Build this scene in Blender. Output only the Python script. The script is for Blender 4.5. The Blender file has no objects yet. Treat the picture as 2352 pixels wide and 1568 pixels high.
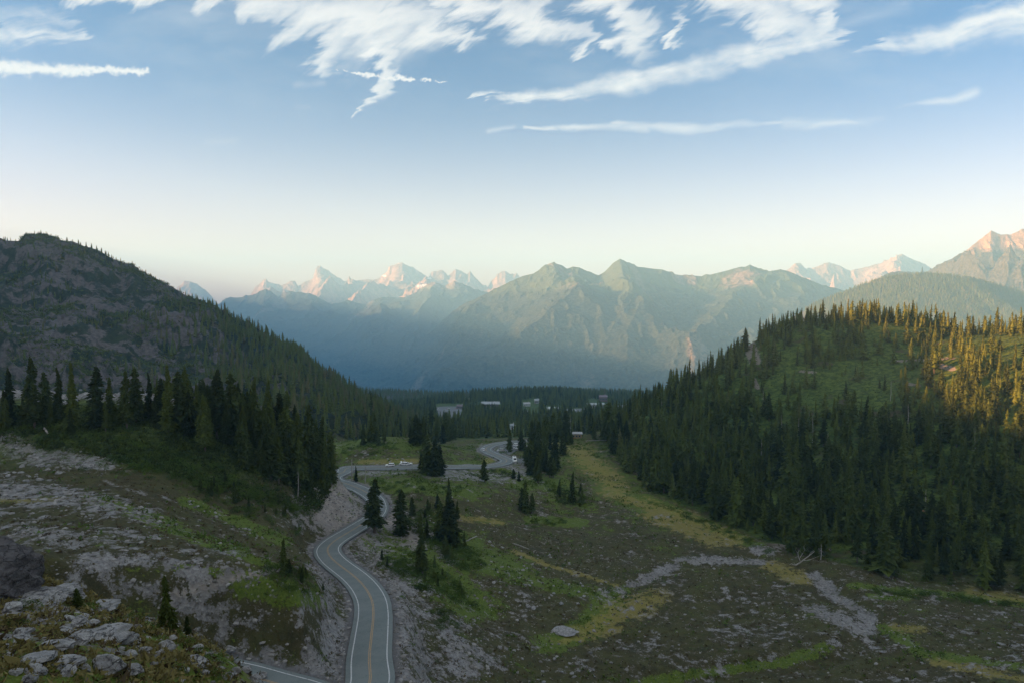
import bpy, bmesh, math, random
import numpy as np
from mathutils import Vector, Matrix

S = bpy.context.scene
C = S.collection
R = math.radians
PITCH = math.atan((784 - 690) / 1568.0)
cP, sP = math.cos(PITCH), math.sin(PITCH)
SUN_AZ, SUN_EL = R(100), R(10.5)           # degrees to the left of the view axis, elevation

# ---------------------------------------------------------------- camera
cam = bpy.data.cameras.new("camera"); cam_ob = bpy.data.objects.new("camera", cam); C.objects.link(cam_ob)
cam.lens = 24; cam.sensor_width = 36; cam.clip_start = 0.5; cam.clip_end = 90000
cam_ob.location = (0, 0, 0); cam_ob.rotation_euler = (math.pi / 2 - PITCH, 0, 0)
S.camera = cam_ob
S.view_settings.view_transform = 'Standard'; S.view_settings.look = 'None'
S.view_settings.exposure = 2.80; S.view_settings.gamma = 1.0
S.cycles.use_denoising = True
S.cycles.max_bounces = 5; S.cycles.diffuse_bounces = 3; S.cycles.glossy_bounces = 1
S.cycles.transmission_bounces = 1; S.cycles.volume_bounces = 2; S.cycles.transparent_max_bounces = 6
S.cycles.caustics_reflective = False; S.cycles.caustics_refractive = False
S.cycles.sample_clamp_indirect = 4.0

# ---------------------------------------------------------------- node helper
class NT:
    def __init__(s, tree): s.t = tree; s.n = tree.nodes; s.l = tree.links
    def node(s, typ, **kw):
        n = s.n.new(typ)
        for k, v in kw.items(): setattr(n, k, v)
        return n
    def put(s, sock, v):
        if isinstance(v, bpy.types.NodeSocket): s.l.new(v, sock)
        else:
            if sock.type == 'RGBA' and not isinstance(v, (int, float)) and len(v) == 3: v = (*v, 1)
            sock.default_value = v
    def math(s, op, a, b=None, c=None, clamp=False):
        n = s.node('ShaderNodeMath', operation=op, use_clamp=clamp)
        s.put(n.inputs[0], a)
        if b is not None: s.put(n.inputs[1], b)
        if c is not None: s.put(n.inputs[2], c)
        return n.outputs[0]
    def vmath(s, op, a, b=None, scale=None):
        n = s.node('ShaderNodeVectorMath', operation=op)
        s.put(n.inputs[0], a)
        if b is not None: s.put(n.inputs[1], b)
        if scale is not None: s.put(n.inputs['Scale'], scale)
        return n.outputs['Value'] if op in ('LENGTH', 'DOT_PRODUCT', 'DISTANCE') else n.outputs[0]
    def smooth(s, v, lo, hi, a=0.0, b=1.0):
        n = s.node('ShaderNodeMapRange', interpolation_type='SMOOTHSTEP')
        s.put(n.inputs[0], v); s.put(n.inputs[1], lo); s.put(n.inputs[2], hi); s.put(n.inputs[3], a); s.put(n.inputs[4], b)
        return n.outputs[0]
    def mix(s, f, a, b):
        n = s.node('ShaderNodeMix', data_type='RGBA')
        s.put(n.inputs[0], f); s.put(n.inputs[6], a); s.put(n.inputs[7], b)
        return n.outputs[2]
    def noise(s, vec, scale, detail=4, rough=0.55, dist=0.0, w=None):
        n = s.node('ShaderNodeTexNoise')
        s.put(n.inputs['Vector'], vec); n.inputs['Scale'].default_value = scale
        n.inputs['Detail'].default_value = detail; n.inputs['Roughness'].default_value = rough
        n.inputs['Distortion'].default_value = dist
        return n.outputs['Fac']
    def comb(s, x, y, z=0.0):
        n = s.node('ShaderNodeCombineXYZ')
        s.put(n.inputs[0], x); s.put(n.inputs[1], y); s.put(n.inputs[2], z); return n.outputs[0]
    def attr(s, name):
        return s.node('ShaderNodeAttribute', attribute_name=name).outputs['Fac']
    def pos(s): return s.node('ShaderNodeNewGeometry').outputs['Position']
    def scaled(s, vec, sx, sy, sz):
        return s.vmath('MULTIPLY', vec, (sx, sy, sz))

# pixel coordinates below are those of a 2352 x 1568 view of the photograph; every one is turned into a ground direction
def tan_of(py):
    v = (784 - py) / 1568.0
    return (v * cP - sP) / (cP + v * sP)
def q_of(px, py): return (px - 1176) / 1568.0 * (cP - tan_of(py) * sP)
def project(X, Y, Z):
    d = Y * cP - Z * sP
    return 1176 + 1568 * X / d, 784 - 1568 * (Y * sP + Z * cP) / d

# ---------------------------------------------------------------- world: clear evening sky with cirrus
def build_world():
    w = bpy.data.worlds.new("World"); S.world = w; w.use_nodes = True
    n = NT(w.node_tree); n.n.clear()
    sky = n.node('ShaderNodeTexSky', sky_type='NISHITA')
    sky.sun_disc = False; sky.sun_elevation = SUN_EL
    sky.sun_rotation = -SUN_AZ
    sky.altitude = 1500; sky.air_density = 1.0; sky.dust_density = 3.0; sky.ozone_density = 1.6
    tc = n.node('ShaderNodeTexCoord').outputs['Generated']
    sep = n.node('ShaderNodeSeparateXYZ'); n.put(sep.inputs[0], tc)
    x, y, z = sep.outputs
    ys = n.math('MAXIMUM', y, 0.08)
    # D-like coordinates of the tangent plane: (1,1) = 1568 px
    u0 = n.math('DIVIDE', x, ys); v0 = n.math('DIVIDE', z, ys)
    uv0 = n.comb(u0, v0)
    # broad warp + fine warp
    def ncol(vec, scale, detail, rough=.55):
        t = n.node('ShaderNodeTexNoise'); n.put(t.inputs['Vector'], vec)
        t.inputs['Scale'].default_value = scale; t.inputs['Detail'].default_value = detail; t.inputs['Roughness'].default_value = rough
        return n.vmath('SUBTRACT', t.outputs['Color'], (.5, .5, .5))
    w1 = n.vmath('SCALE', ncol(uv0, 7.0, 3), scale=0.055)
    w2 = n.vmath('SCALE', ncol(n.scaled(uv0, 1, 1.8, 1), 26.0, 4, .6), scale=0.022)
    uv = n.vmath('ADD', n.vmath('ADD', uv0, w1), w2)
    def P(px, py):
        t = tan_of(py); return (q_of(px, py), t, 0.0)
    grow = 1.3
    def seg(p, q, r, edge=0.9, gain=1.0):
        """soft capsule between two pixel points, radius in px"""
        a, b = Vector(P(*p)), Vector(P(*q)); d = b - a; L2 = d.length_squared
        pa = n.vmath('SUBTRACT', uv, tuple(a))
        h = n.math('MULTIPLY', n.vmath('DOT_PRODUCT', pa, tuple(d)), 1 / L2, clamp=True)
        near = n.vmath('SCALE', tuple(d), scale=h)
        dist = n.vmath('LENGTH', n.vmath('SUBTRACT', pa, near))
        r0, r1 = (r, r) if not isinstance(r, tuple) else r
        r0 *= grow; r1 *= grow
        rad = n.math('MULTIPLY_ADD', h, (r1 - r0) / 1568.0, r0 / 1568.0)
        m = n.math('SUBTRACT', 1.0, n.math('DIVIDE', dist, rad), clamp=False)
        m = n.math('MAXIMUM', m, 0.0)
        return n.math('MULTIPLY', m, gain)
    def join(segs):
        o = segs[0]
        for s_ in segs[1:]: o = n.math('MAXIMUM', o, s_)
        return o
    # streaked noise fields (fibres run up to the right / along)
    def fibres(angle, sx, sy, scale):
        """noise drawn out along a direction `angle` degrees above the horizontal, and that direction"""
        m = n.node('ShaderNodeMapping'); n.put(m.inputs[0], n.vmath('ADD', uv0, n.vmath('SCALE', w1, scale=.8)))
        m.inputs['Rotation'].default_value = (0, 0, R(-angle))
        return n.noise(n.scaled(m.outputs[0], sx, sy, 1), scale, 7, .62, .4), (math.cos(R(angle)), math.sin(R(angle)), 0)
    fA, dA = fibres(11, 0.35, 3.2, 11.0)      # along the long bands
    fB, dB = fibres(38, 0.45, 2.6, 12.0)      # fibres of the big sheets
    def combed(f_, d_, amt): return n.vmath('SCALE', d_, scale=n.math('MULTIPLY', n.math('SUBTRACT', f_, .5), amt))
    uv_plain = uv; uv = n.vmath('ADD', uv_plain, n.vmath('ADD', combed(fB, dB, .15), combed(fA, dA, .12)))
    fC = n.noise(uv0, 3.2, 2, .5); fD = n.noise(n.scaled(uv0, 1, 1.3, 1), 60.0, 4, .65)
    big = join([seg((150, -25), (560, 5), (28, 48)), seg((540, -5), (900, 40), (62, 120)), seg((820, 40), (1000, 55), (130, 70)),
                seg((770, 60), (740, 135), (75, 45)), seg((900, 70), (880, 190), (60, 30)), seg((878, 185), (822, 252), (26, 8)),
                seg((990, 50), (1075, 95), (60, 32)),
                seg((1010, -30), (1240, 50), (50, 80)), seg((1240, 40), (1330, 110), (80, 34)),
                seg((1395, -20), (1470, 75), (60, 62)), seg((1470, 60), (1400, 105), (45, 30)),
                seg((1555, 30), (1565, 78), (24, 20)),
                seg((1600, -30), (1800, 60), (50, 95)), seg((1700, -40), (1890, -10), (70, 60)), seg((1760, 60), (1850, 95), (70, 50)),
                seg((1870, 80), (1905, 30), (40, 34))])
    uv = n.vmath('ADD', uv_plain, combed(fA, dA, .26))
    band = join([seg((1125, 232), (1330, 208), (13, 26)), seg((1330, 208), (1560, 155), (28, 40)), seg((1560, 155), (1900, 98), (42, 34)),
                 seg((2010, 105), (2210, 70), (26, 44)), seg((2200, 75), (2380, 35), (42, 60)),
                 seg((-20, 60), (190, 80), (40, 18), gain=.75), seg((-30, 25), (160, 40), (40, 30), gain=.55)])
    grow = 1.25; uv = n.vmath('ADD', uv0, n.vmath('SCALE', n.vmath('ADD', w1, w2), scale=.45))
    thin = join([seg((1205, 294), (1480, 292), (4, 14), gain=1.0), seg((1400, 284), (1600, 292), (6, 16), gain=1.0), seg((1600, 292), (1790, 283), (16, 4), gain=1.0),
                 seg((1800, 286), (1970, 286), (18, 8), gain=.7), seg((2060, 249), (2240, 206), (5, 15), gain=.75),
                 seg((1940, 290), (2030, 275), (16, 10), gain=.4), seg((1120, 296), (1180, 292), (8, 8), gain=.6),
                 seg((1930, 60), (2080, 10), (30, 30), gain=.45), seg((640, 62), (480, 70), (40, 50), gain=.38), seg((680, 195), (740, 192), (14, 12), gain=.45),
                 seg((480, 325), (545, 328), (12, 10), gain=.35), seg((685, 243), (712, 243), (14, 12), gain=.4)])
    grow = 1.0
    # contrails stay straight: measured on the unwarped plane with a fine wobble
    uvs = uv; uv = n.vmath('ADD', uv0, n.vmath('SCALE', ncol(uv0, 60.0, 3, .6), scale=0.024))
    trail = join([seg((-60, 154), (335, 166), (26, 12), gain=.85), seg((775, 165), (900, 178), (3, 11), gain=.9), seg((880, 176), (1035, 191), (11, 2), gain=.9)])
    uv = uvs
    def wisp(mask, noises, lo=.36, hi=1.22, k=.50, soft=1.0):
        m = n.smooth(mask, 0, .70); v = n.math('MULTIPLY_ADD', m, k, .5 - .5)
        for f_, g_ in noises: v = n.math('ADD', v, n.math('MULTIPLY_ADD', n.math('SUBTRACT', f_, .5), g_ * 2.0, .5 * g_))
        return n.math('MULTIPLY', n.smooth(v, lo, hi), n.smooth(mask, 0, soft))
    aB = wisp(big, [(fB, .40), (fA, .36), (fC, .12), (fD, .12)])
    aA = wisp(band, [(fA, .76), (fD, .24)])
    aT = n.math('MULTIPLY', n.smooth(thin, .0, .95), n.smooth(fA, .25, .62, .22, .62))
    aR = n.math('MULTIPLY', wisp(trail, [(fD, .55), (n.noise(uv0, 30.0, 3, .6), .45)], .22, .95, .6, .75), .95)
    alpha = n.math('MAXIMUM', n.math('MAXIMUM', aB, aA), n.math('MAXIMUM', aT, aR))
    veil = n.math('MULTIPLY', n.smooth(v0, .20, .42), n.smooth(n.noise(n.scaled(uv0, .7, 1.8, 1), 5.0, 5, .6), .42, .85, 0, .35))
    alpha = n.math('MAXIMUM', alpha, veil)
    alpha = n.math('MULTIPLY', alpha, n.smooth(y, .1, .3))
    # cirrus added out of frame, overhead and behind, to brighten and neutralise ground light
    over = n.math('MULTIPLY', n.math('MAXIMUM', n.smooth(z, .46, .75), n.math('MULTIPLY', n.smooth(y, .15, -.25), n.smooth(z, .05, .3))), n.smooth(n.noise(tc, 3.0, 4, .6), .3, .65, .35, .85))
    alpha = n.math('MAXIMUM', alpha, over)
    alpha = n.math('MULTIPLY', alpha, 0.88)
    skyc = n.node('ShaderNodeMix', data_type='RGBA', blend_type='MULTIPLY'); skyc.inputs[0].default_value = 1
    n.put(skyc.inputs[6], sky.outputs[0]); n.put(skyc.inputs[7], n.mix(n.smooth(z, -.04, .36), SKY_LOW, SKY_HIGH)); skyc = skyc.outputs[2]
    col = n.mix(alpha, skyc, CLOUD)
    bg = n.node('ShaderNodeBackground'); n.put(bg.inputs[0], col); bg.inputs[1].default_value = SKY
    out = n.node('ShaderNodeOutputWorld'); n.l.new(bg.outputs[0], out.inputs[0])
    w.cycles.sampling_method = 'MANUAL'; w.cycles.sample_map_resolution = 512
SKY = 0.05
SKY_LOW, SKY_HIGH = (1.72, .83, .68), (.125, .37, .56)
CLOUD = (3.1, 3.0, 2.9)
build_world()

sun = bpy.data.lights.new("sun", 'SUN'); sun.energy = 5.0; sun.angle = R(0.5); sun.color = (1.0, .46, .19)
sun_ob = bpy.data.objects.new("sun", sun); C.objects.link(sun_ob)
sd = Vector((-math.sin(SUN_AZ) * math.cos(SUN_EL), math.cos(SUN_AZ) * math.cos(SUN_EL), math.sin(SUN_EL)))
sun_ob.rotation_euler = sd.to_track_quat('Z', 'Y').to_euler(); sun_ob.location = sd * 3000

# ---------------------------------------------------------------- numpy noise
def _hash(ix, iy, seed):
    h = (ix.astype(np.int64) * 374761393 + iy.astype(np.int64) * 668265263 + seed * 1442695041) & 0xFFFFFFFF
    h = ((h ^ (h >> 13)) * 1274126177) & 0xFFFFFFFF
    h = h ^ (h >> 16)
    return (h & 0xFFFFFF) / float(0xFFFFFF) * 2 - 1
def vnoise(x, y, seed=0):
    x = np.asarray(x, float); y = np.asarray(y, float)
    xi = np.floor(x); yi = np.floor(y); fx = x - xi; fy = y - yi
    fx = fx * fx * fx * (fx * (fx * 6 - 15) + 10); fy = fy * fy * fy * (fy * (fy * 6 - 15) + 10)
    a = _hash(xi, yi, seed); b = _hash(xi + 1, yi, seed); c = _hash(xi, yi + 1, seed); d = _hash(xi + 1, yi + 1, seed)
    return (a + (b - a) * fx) * (1 - fy) + (c + (d - c) * fx) * fy
def fbm(x, y, octv=4, gain=.5, seed=0, lac=2.07):
    s = 0; a = 1; t = 0
    ca, sa = math.cos(.6), math.sin(.6)
    for i in range(octv):
        s = s + a * vnoise(x, y, seed + i * 17); t += a; a *= gain
        x, y = (x * ca - y * sa) * lac, (x * sa + y * ca) * lac
    return s / t
def ridged(x, y, octv=5, gain=.5, seed=0, lac=2.1):
    s = 0; a = 1; t = 0; w = 1
    ca, sa = math.cos(.7), math.sin(.7)
    for i in range(octv):
        r = 1 - np.abs(vnoise(x, y, seed + i * 13)) * 1.6
        r = np.clip(r, 0, 1) ** 1.5 * w; w = np.clip(r * 1.6, 0, 1)
        s = s + a * r; t += a; a *= gain
        x, y = (x * ca - y * sa) * lac, (x * sa + y * ca) * lac
    return s / t
def sstep(x, a, b):
    t = np.clip((x - a) / (b - a), 0, 1); return t * t * (3 - 2 * t)

# ---------------------------------------------------------------- object helpers
def tag(o, label=None, cat=None, group=None, kind=None):
    if label: o['label'] = label
    if cat: o['category'] = cat
    if group: o['group'] = group
    if kind: o['kind'] = kind
    return o
def mesh_np(name, V, F, mats, parent=None, smooth=False, attrs=None, midx=None):
    """V n x 3, F m x k (k = 3 or 4)"""
    V = np.asarray(V, np.float32); F = np.asarray(F, np.int32)
    me = bpy.data.meshes.new(name)
    me.vertices.add(len(V)); me.vertices.foreach_set('co', V.ravel())
    k = F.shape[1]
    me.loops.add(F.size); me.loops.foreach_set('vertex_index', F.ravel())
    me.polygons.add(len(F)); me.polygons.foreach_set('loop_start', np.arange(0, F.size, k, dtype=np.int32))
    me.polygons.foreach_set('loop_total', np.full(len(F), k, np.int32))
    if not isinstance(mats, (list, tuple)): mats = [mats]
    for m in mats: me.materials.append(m)
    if midx is not None: me.polygons.foreach_set('material_index', np.asarray(midx, np.int32))
    me.polygons.foreach_set('use_smooth', np.full(len(F), smooth))
    for nm, a in (attrs or {}).items():
        at = me.attributes.new(nm, 'FLOAT', 'POINT'); at.data.foreach_set('value', np.asarray(a, np.float32).ravel())
    me.update(calc_edges=True)
    o = bpy.data.objects.new(name, me); C.objects.link(o)
    if parent is not None: o.parent = parent
    return o
def grid_faces(nr, nc):
    i = np.arange(nr * nc).reshape(nr, nc)
    return np.stack([i[:-1, :-1], i[:-1, 1:], i[1:, 1:], i[1:, :-1]], -1).reshape(-1, 4)
def empty(name, loc, rz=0.0):
    o = bpy.data.objects.new(name, None); C.objects.link(o)
    o.location = loc; o.rotation_euler = (0, 0, rz); o.empty_display_size = .3
    return o

# ---------------------------------------------------------------- road centre lines: (px, py, z)
def to_world_z(px, py, z):
    t = tan_of(py); Y = z / t; return (q_of(px, py) * Y, Y, z)
def to_world_y(px, py, Y):
    t = tan_of(py); return (q_of(px, py) * Y, Y, t * Y)
MAIN = [(850, 1568, -66), (848, 1512, -67.5), (853, 1461, -69), (857.6, 1410, -71), (853.5, 1376, -72.5), (836.6, 1346, -74),
        (813, 1322, -75.5), (786, 1301.7, -77), (765.5, 1285, -78), (753, 1268, -79), (755, 1254, -80), (772, 1239, -80.6),
        (802.7, 1220.5, -81.5), (836.5, 1200, -82.5), (855, 1188, -83), (868, 1168, -84), (862, 1146, -84.5), (847.5, 1134, -84.6),
        (828.7, 1123, -84.7), (810, 1115.5, -84.8), (795, 1109.5, -85)]
LATER = [(798, 1074, -86), (850, 1073, -86), (900, 1072.5, -86), (959, 1071.5, -86.3), (1000, 1071.3, -86.8), (1041, 1071.3, -87.3), (1100.5, 1070.4, -88.2),
         (1132, 1068.3, -89.6), (1149, 1065, -90.8), (1161, 1061, -92), (1164, 1056, -93.5), (1155, 1050.6, -95), (1141.5, 1045, -96.5), (1127.8, 1039.6, -98),
         (1118.7, 1035, -99.5), (1115.5, 1031.5, -100.5), (1118.7, 1027, -101.5), (1127.8, 1022.3, -102.5), (1141.5, 1018.6, -103.5),
         (1159.7, 1015.5, -105), (1190, 1012.5, -107), (1215, 1011, -109), (1245, 1010, -111)]
pts = [(-110, 90, -46), (-80, 99, -51.5), (-60, 104, -56.5), (-46.3, 107.5, -60), (-39, 108, -62.3), (-33, 108, -64), (-28.5, 107, -65.2), (-25.3, 109, -65.8)]
m = [to_world_z(*p) for p in MAIN]
mid = [(m[-1][0] - 6, m[-1][1] + 5, -85.2), (m[-1][0] - 9.5, m[-1][1] + 14, -85.5), (m[-1][0] - 7, m[-1][1] + 25, -85.8)]
ROAD_CTRL = pts + m + mid + [to_world_z(*p) for p in LATER]
def catmull(P, step):
    P = np.array(P, float); out = []
    Q = np.vstack([2 * P[0] - P[1], P, 2 * P[-1] - P[-2]])
    for i in range(1, len(Q) - 2):
        p0, p1, p2, p3 = Q[i - 1], Q[i], Q[i + 1], Q[i + 2]
        n = max(2, int(np.linalg.norm(p2 - p1) / step))
        for t in np.arange(n) / n:
            out.append(.5 * ((2 * p1) + (-p0 + p2) * t + (2 * p0 - 5 * p1 + 4 * p2 - p3) * t * t + (-p0 + 3 * p1 - 3 * p2 + p3) * t ** 3))
    out.append(Q[-2]); return np.array(out)
ROAD = catmull(ROAD_CTRL, 1.0)
for _ in range(6): ROAD[1:-1] = (ROAD[:-2] + 2 * ROAD[1:-1] + ROAD[2:]) / 4

# ---------------------------------------------------------------- terrain control points (px, py, distance)
CP = """
-300 1750 13; 0 1600 16; 200 1600 17; 400 1600 19; 600 1620 23; 0 1480 21; 200 1480 23; 400 1500 27; 540 1545 29; 0 1400 27; 150 1400 28; 300 1440 30
0 1300 36; 100 1330 36; 200 1365 35; 300 1400 34; 400 1445 33; 500 1505 32; 590 1570 31; -300 1330 34; 660 1640 32
0 1520 52; 150 1560 52; 300 1600 55; 450 1650 55; 600 1720 50; 700 1800 50; -300 1500 52
900 2000 45; 1176 2100 50; 1500 2000 60; 2000 1900 70; 2400 1800 80; 1176 2600 18; 2000 2500 25; 2700 2300 30; 1176 2500 10; 0 2400 9; 2352 2500 10; 600 2400 10
900 1750 88; 1200 1750 105; 1600 1700 130; 2100 1700 125; 2700 1700 110; 750 1720 88; 600 1610 90; 450 1540 88; 300 1480 85; 100 1400 80
0 1135 165; 100 1135 162; 0 1220 130; 200 1200 140; 300 1300 115; 250 1168 152; 250 1185 142; 150 1290 104; 0 1290 100; 330 1190 150; 400 1230 135; 450 1300 118; 400 1380 100; 550 1350 112; 600 1400 112; 300 1380 96; 500 1430 104
650 1320 124; 690 1400 119; 700 1450 116.5; 640 1470 113.5; 560 1478 112; 730 1530 115.5; 765 1530 118; 700 1330 129; 735 1370 133; 720 1330 140; 770 1450 131
650 1240 178; 600 1220 178; 500 1190 182; 400 1130 186; 300 1085 192; 200 1050 198; 0 1060 200; 650 1200 205; 690 1230 212; 560 1270 150; 450 1200 165; 350 1140 175
100 1000 215; 300 980 222; 500 1000 228; 600 1050 235; 680 1110 243; 725 1150 248; 700 1180 232; 710 1215 225; 0 980 220; 755 1135 262; 780 1112 282; 740 1108 275
0 900 250; 100 905 250; 200 905 255; 350 905 260; 450 925 262; 550 955 268; 650 1005 280; 720 1050 290; 758 1082 300; -300 880 250
0 1000 330; 200 1000 340; 400 1010 350; 550 1040 350; 650 1070 350; 720 1085 350; 740 1065 380; -300 1000 340
0 950 480; 300 960 500; 500 980 500; 700 1015 500; 760 1012 540; -300 930 480
0 870 620; 300 860 700; 500 900 680; 650 930 650; 760 980 600; 850 990 620; 930 988 680; -300 850 620
0 720 850; 200 730 850; 400 780 850; 600 850 800; 750 920 760; 850 955 740
-400 610 1150; 0 560 1150; 100 545 1150; 150 552 1140; 240 582 1120; 330 637 1090; 430 692 1060; 520 730 1030; 600 778 1000; 700 845 950; 780 890 910; 870 935 880; 940 968 870
0 800 1600; 300 830 1600; 600 900 1500; 800 960 1300; 0 870 2400; 400 900 2400; 700 930 2400; -400 800 1600; 850 950 1800
800 1055 372; 780 1035 385; 850 1012 400; 900 1003 405; 950 1008 402; 1000 1025 400; 860 1003 412; 800 1020 400; 900 1040 520; 840 1035 520; 1000 1035 470; 1050 1030 440; 1090 1024 470; 1060 1010 520; 1000 1052 372; 1080 1058 380; 1120 1052 400
900 1088 332; 1000 1092 328; 1100 1105 325; 1150 1095 345; 1195 1085 365; 850 1100 316; 950 1120 300; 1100 1130 302; 1215 1060 400; 1230 1040 430; 1250 1100 350; 1300 1060 395; 1350 1030 440; 1400 1020 465; 1320 1005 505; 1230 1020 480; 1200 1006 540; 1300 1003 560; 1380 1000 560
900 1180 262; 950 1200 256; 1000 1230 248; 1100 1250 252; 1200 1250 262; 1200 1180 300; 1400 1200 290; 1400 1100 363; 1500 1150 322; 1500 1250 264; 1600 1300 243; 1700 1295 244; 1550 1310 238; 1200 1350 218; 1400 1350 221
1300 1450 192; 1100 1400 198; 1000 1350 190; 1000 1450 163; 950 1500 148; 920 1568 127; 1000 1568 136; 1100 1500 165; 1100 1568 150; 1300 1568 165; 1600 1568 168; 1600 1450 195; 1900 1568 162; 2352 1568 150; 2700 1568 145; 1900 1450 187; 2200 1450 182; 2352 1450 178
1900 1340 224; 2100 1355 215; 2352 1400 198; 1800 1300 241; 2000 1325 228; 880 1330 196; 960 1290 212; 1100 1310 222; 1930 1330 224; 1880 1310 232
1480 1130 335; 1640 1195 295; 1760 1250 262; 1900 1290 244; 2080 1335 227; 2352 1375 210; 2700 1400 195
1500 1050 400; 1650 1100 365; 1800 1130 325; 2000 1130 302; 2200 1150 285; 2352 1150 280; 2700 1150 275; 1500 985 460; 1650 960 450; 1800 950 430; 2000 950 400; 2200 950 370; 2352 950 350; 2700 930 345; 1600 890 510; 1750 850 500; 1900 850 480; 2050 840 470; 2200 830 430; 2352 820 410
1410 975 560; 1460 940 560; 1500 910 560; 1560 880 560; 1620 862 560; 1660 838 560; 1700 802 560; 1740 782 560; 1800 752 560; 1860 742 560; 1950 735 560; 2080 740 550; 2150 760 540; 2195 770 520; 2250 770 490; 2352 770 470; 2700 740 470
1430 985 640; 1500 1000 750; 1700 950 750; 1900 900 750; 2100 900 750; 2352 900 700; 2700 900 700; 1600 980 1000; 1900 950 1000; 2300 950 1000; 2700 950 1000; 1600 960 1500; 2000 960 1500; 2700 960 1500
1100 1005 640; 1200 1002 660; 1300 996 660; 1000 985 760; 1200 982 800; 1400 975 800; 950 965 950; 1100 957 1050; 1250 957 1050; 1400 952 1000; 1030 946 1250; 1120 933 1400; 1260 944 1250; 1400 937 1200; 1000 930 1450; 1100 908 1600; 1200 903 1600; 1300 907 1600; 1400 926 1600; 1500 930 1600
940 990 720; 900 985 800; 930 960 1150; 900 940 1500; 880 903 2300; 800 900 2300; 950 908 2300; 1010 918 2300; 1100 920 2300; 1400 918 2300; 1700 920 2300; 2300 930 2300
0 1050 2900; 800 1050 2900; 1400 1050 2900; 2300 1050 2900; 2700 1050 2900; -400 1050 2900
"""
ctrl = []
for tok in CP.replace("\n", ";").split(";"):
    tok = tok.split()
    if len(tok) == 3: ctrl.append(to_world_y(*map(float, tok)))
for i in range(0, len(ROAD_CTRL), 1):
    ctrl.append(ROAD_CTRL[i])
ctrl = np.array(ctrl)
KB = 1.35
def feat(X, Y): return X / Y * 1.25, np.log(Y) * KB
CA, CB = feat(ctrl[:, 0], ctrl[:, 1]); CT = ctrl[:, 2] / ctrl[:, 1]
CC = 0.035
def _phi(a, b): return np.sqrt((a[:, None] - CA) ** 2 + (b[:, None] - CB) ** 2 + CC * CC)
A = _phi(CA, CB); N = len(CA)
M = np.zeros((N + 3, N + 3)); M[:N, :N] = A - np.eye(N) * 0.004
M[:N, N] = 1; M[:N, N + 1] = CA; M[:N, N + 2] = CB; M[N:, :N] = M[:N, N:].T
W = np.linalg.solve(M, np.concatenate([CT, np.zeros(3)]))
def rbf_t(q, Y):
    a, b = q.ravel() * 1.25, np.log(Y.ravel()) * KB
    out = np.empty(len(a))
    for s in range(0, len(a), 40000):
        e = slice(s, s + 40000)
        out[e] = _phi(a[e], b[e]) @ W[:N] + W[N] + W[N + 1] * a[e] + W[N + 2] * b[e]
    return out.reshape(q.shape)

def lnrows(*segs):
    r = []
    for y0, y1, st in segs: r.append(np.exp(np.arange(math.log(y0), math.log(y1), st)))
    return np.concatenate(r + [[segs[-1][1]]])
ROWS = lnrows((7, 16, .03), (16, 60, .0085), (60, 95, .014), (95, 360, .0042), (360, 560, .005), (560, 1300, .0075), (1300, 2900, .018))
COLS = np.arange(-460, 2760, 3.4); COLQ = (COLS - 1176) / 1568.0
Qg, Yg = np.meshgrid(COLQ, ROWS)
Xg = Qg * Yg
Zg = rbf_t(Qg, Yg) * Yg
PXg, PYg = project(Xg, Yg, Zg)
# relief on top of the fitted shape
amp_mtn = sstep(Yg, 420, 640) * sstep(950 - PXg, 0, 120)
amp_mtn = np.where(Yg > 1500, amp_mtn * .4, amp_mtn)
rd = ridged(Xg / 190, Yg / 190, 6, .55, 3) - .35
crest_keep = 1 - .35 * np.exp(-((PYg - np.interp(PXg, [0, 100, 150, 240, 330, 430, 520, 600, 700, 780, 870, 940], [560, 545, 552, 582, 637, 692, 730, 778, 845, 890, 935, 968])) / 22) ** 2)
Zg += amp_mtn * crest_keep * (46 * rd + 12 * fbm(Xg / 40, Yg / 40, 4, .6, 5) + 9 * (ridged(Xg / 26, Yg / 34, 4, .6, 15) - .4))
hill = sstep(Yg, 250, 420) * sstep(PXg - 1400, 0, 150)
Zg += hill * (3.2 * fbm(Xg / 60, Yg / 60, 4, .5, 8)) * np.where(Yg > 600, 2, 1)
# the left mountain keeps the outline it has against the sky
OUT = [(-460, 600), (-100, 560), (0, 549), (10, 547), (20, 553), (50, 554), (60, 548), (66, 540), (100, 539), (135, 544), (150, 553), (175, 555), (200, 566), (230, 574), (240, 580), (262, 594), (285, 604), (310, 607), (330, 627), (350, 633), (370, 645), (400, 661), (430, 680), (480, 700),
       (520, 716), (545, 737), (575, 744), (600, 760), (640, 790), (680, 806), (700, 822), (730, 851), (780, 877), (830, 910), (870, 931), (940, 962)]
rr_ = (ROWS > 700) & (ROWS < 1330)
for ci_ in range(len(COLS)):
    px_ = COLS[ci_]
    if px_ > 940: break
    T_ = Zg[rr_, ci_] / ROWS[rr_]; k_ = T_.argmax(); yk = ROWS[rr_][k_]; d_ = tan_of(np.interp(px_, *zip(*OUT))) - T_[k_]
    Zg[:, ci_] += d_ * ROWS * np.exp(-(np.log(ROWS / yk) / .17) ** 2)
bas = sstep(Yg, 560, 800) * (1 - amp_mtn) * (1 - hill)
Zg += bas * 5 * fbm(Xg / 130, Yg / 130, 4, .5, 9)
near = (1 - sstep(Yg, 300, 600)); knoll = 1 - sstep(Yg, 40, 70)
shelf = sstep(Yg, 60, 90) * (1 - sstep(Yg, 300, 420)) * sstep(900 - PXg, 0, 150)
mead = sstep(Yg, 60, 110) * (1 - sstep(Yg, 380, 520)) * sstep(PXg - 950, 0, 150)
Zg += knoll * (.55 * fbm(Xg / 5, Yg / 5, 5, .55, 11)) * sstep(Yg, 8, 16)
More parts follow.
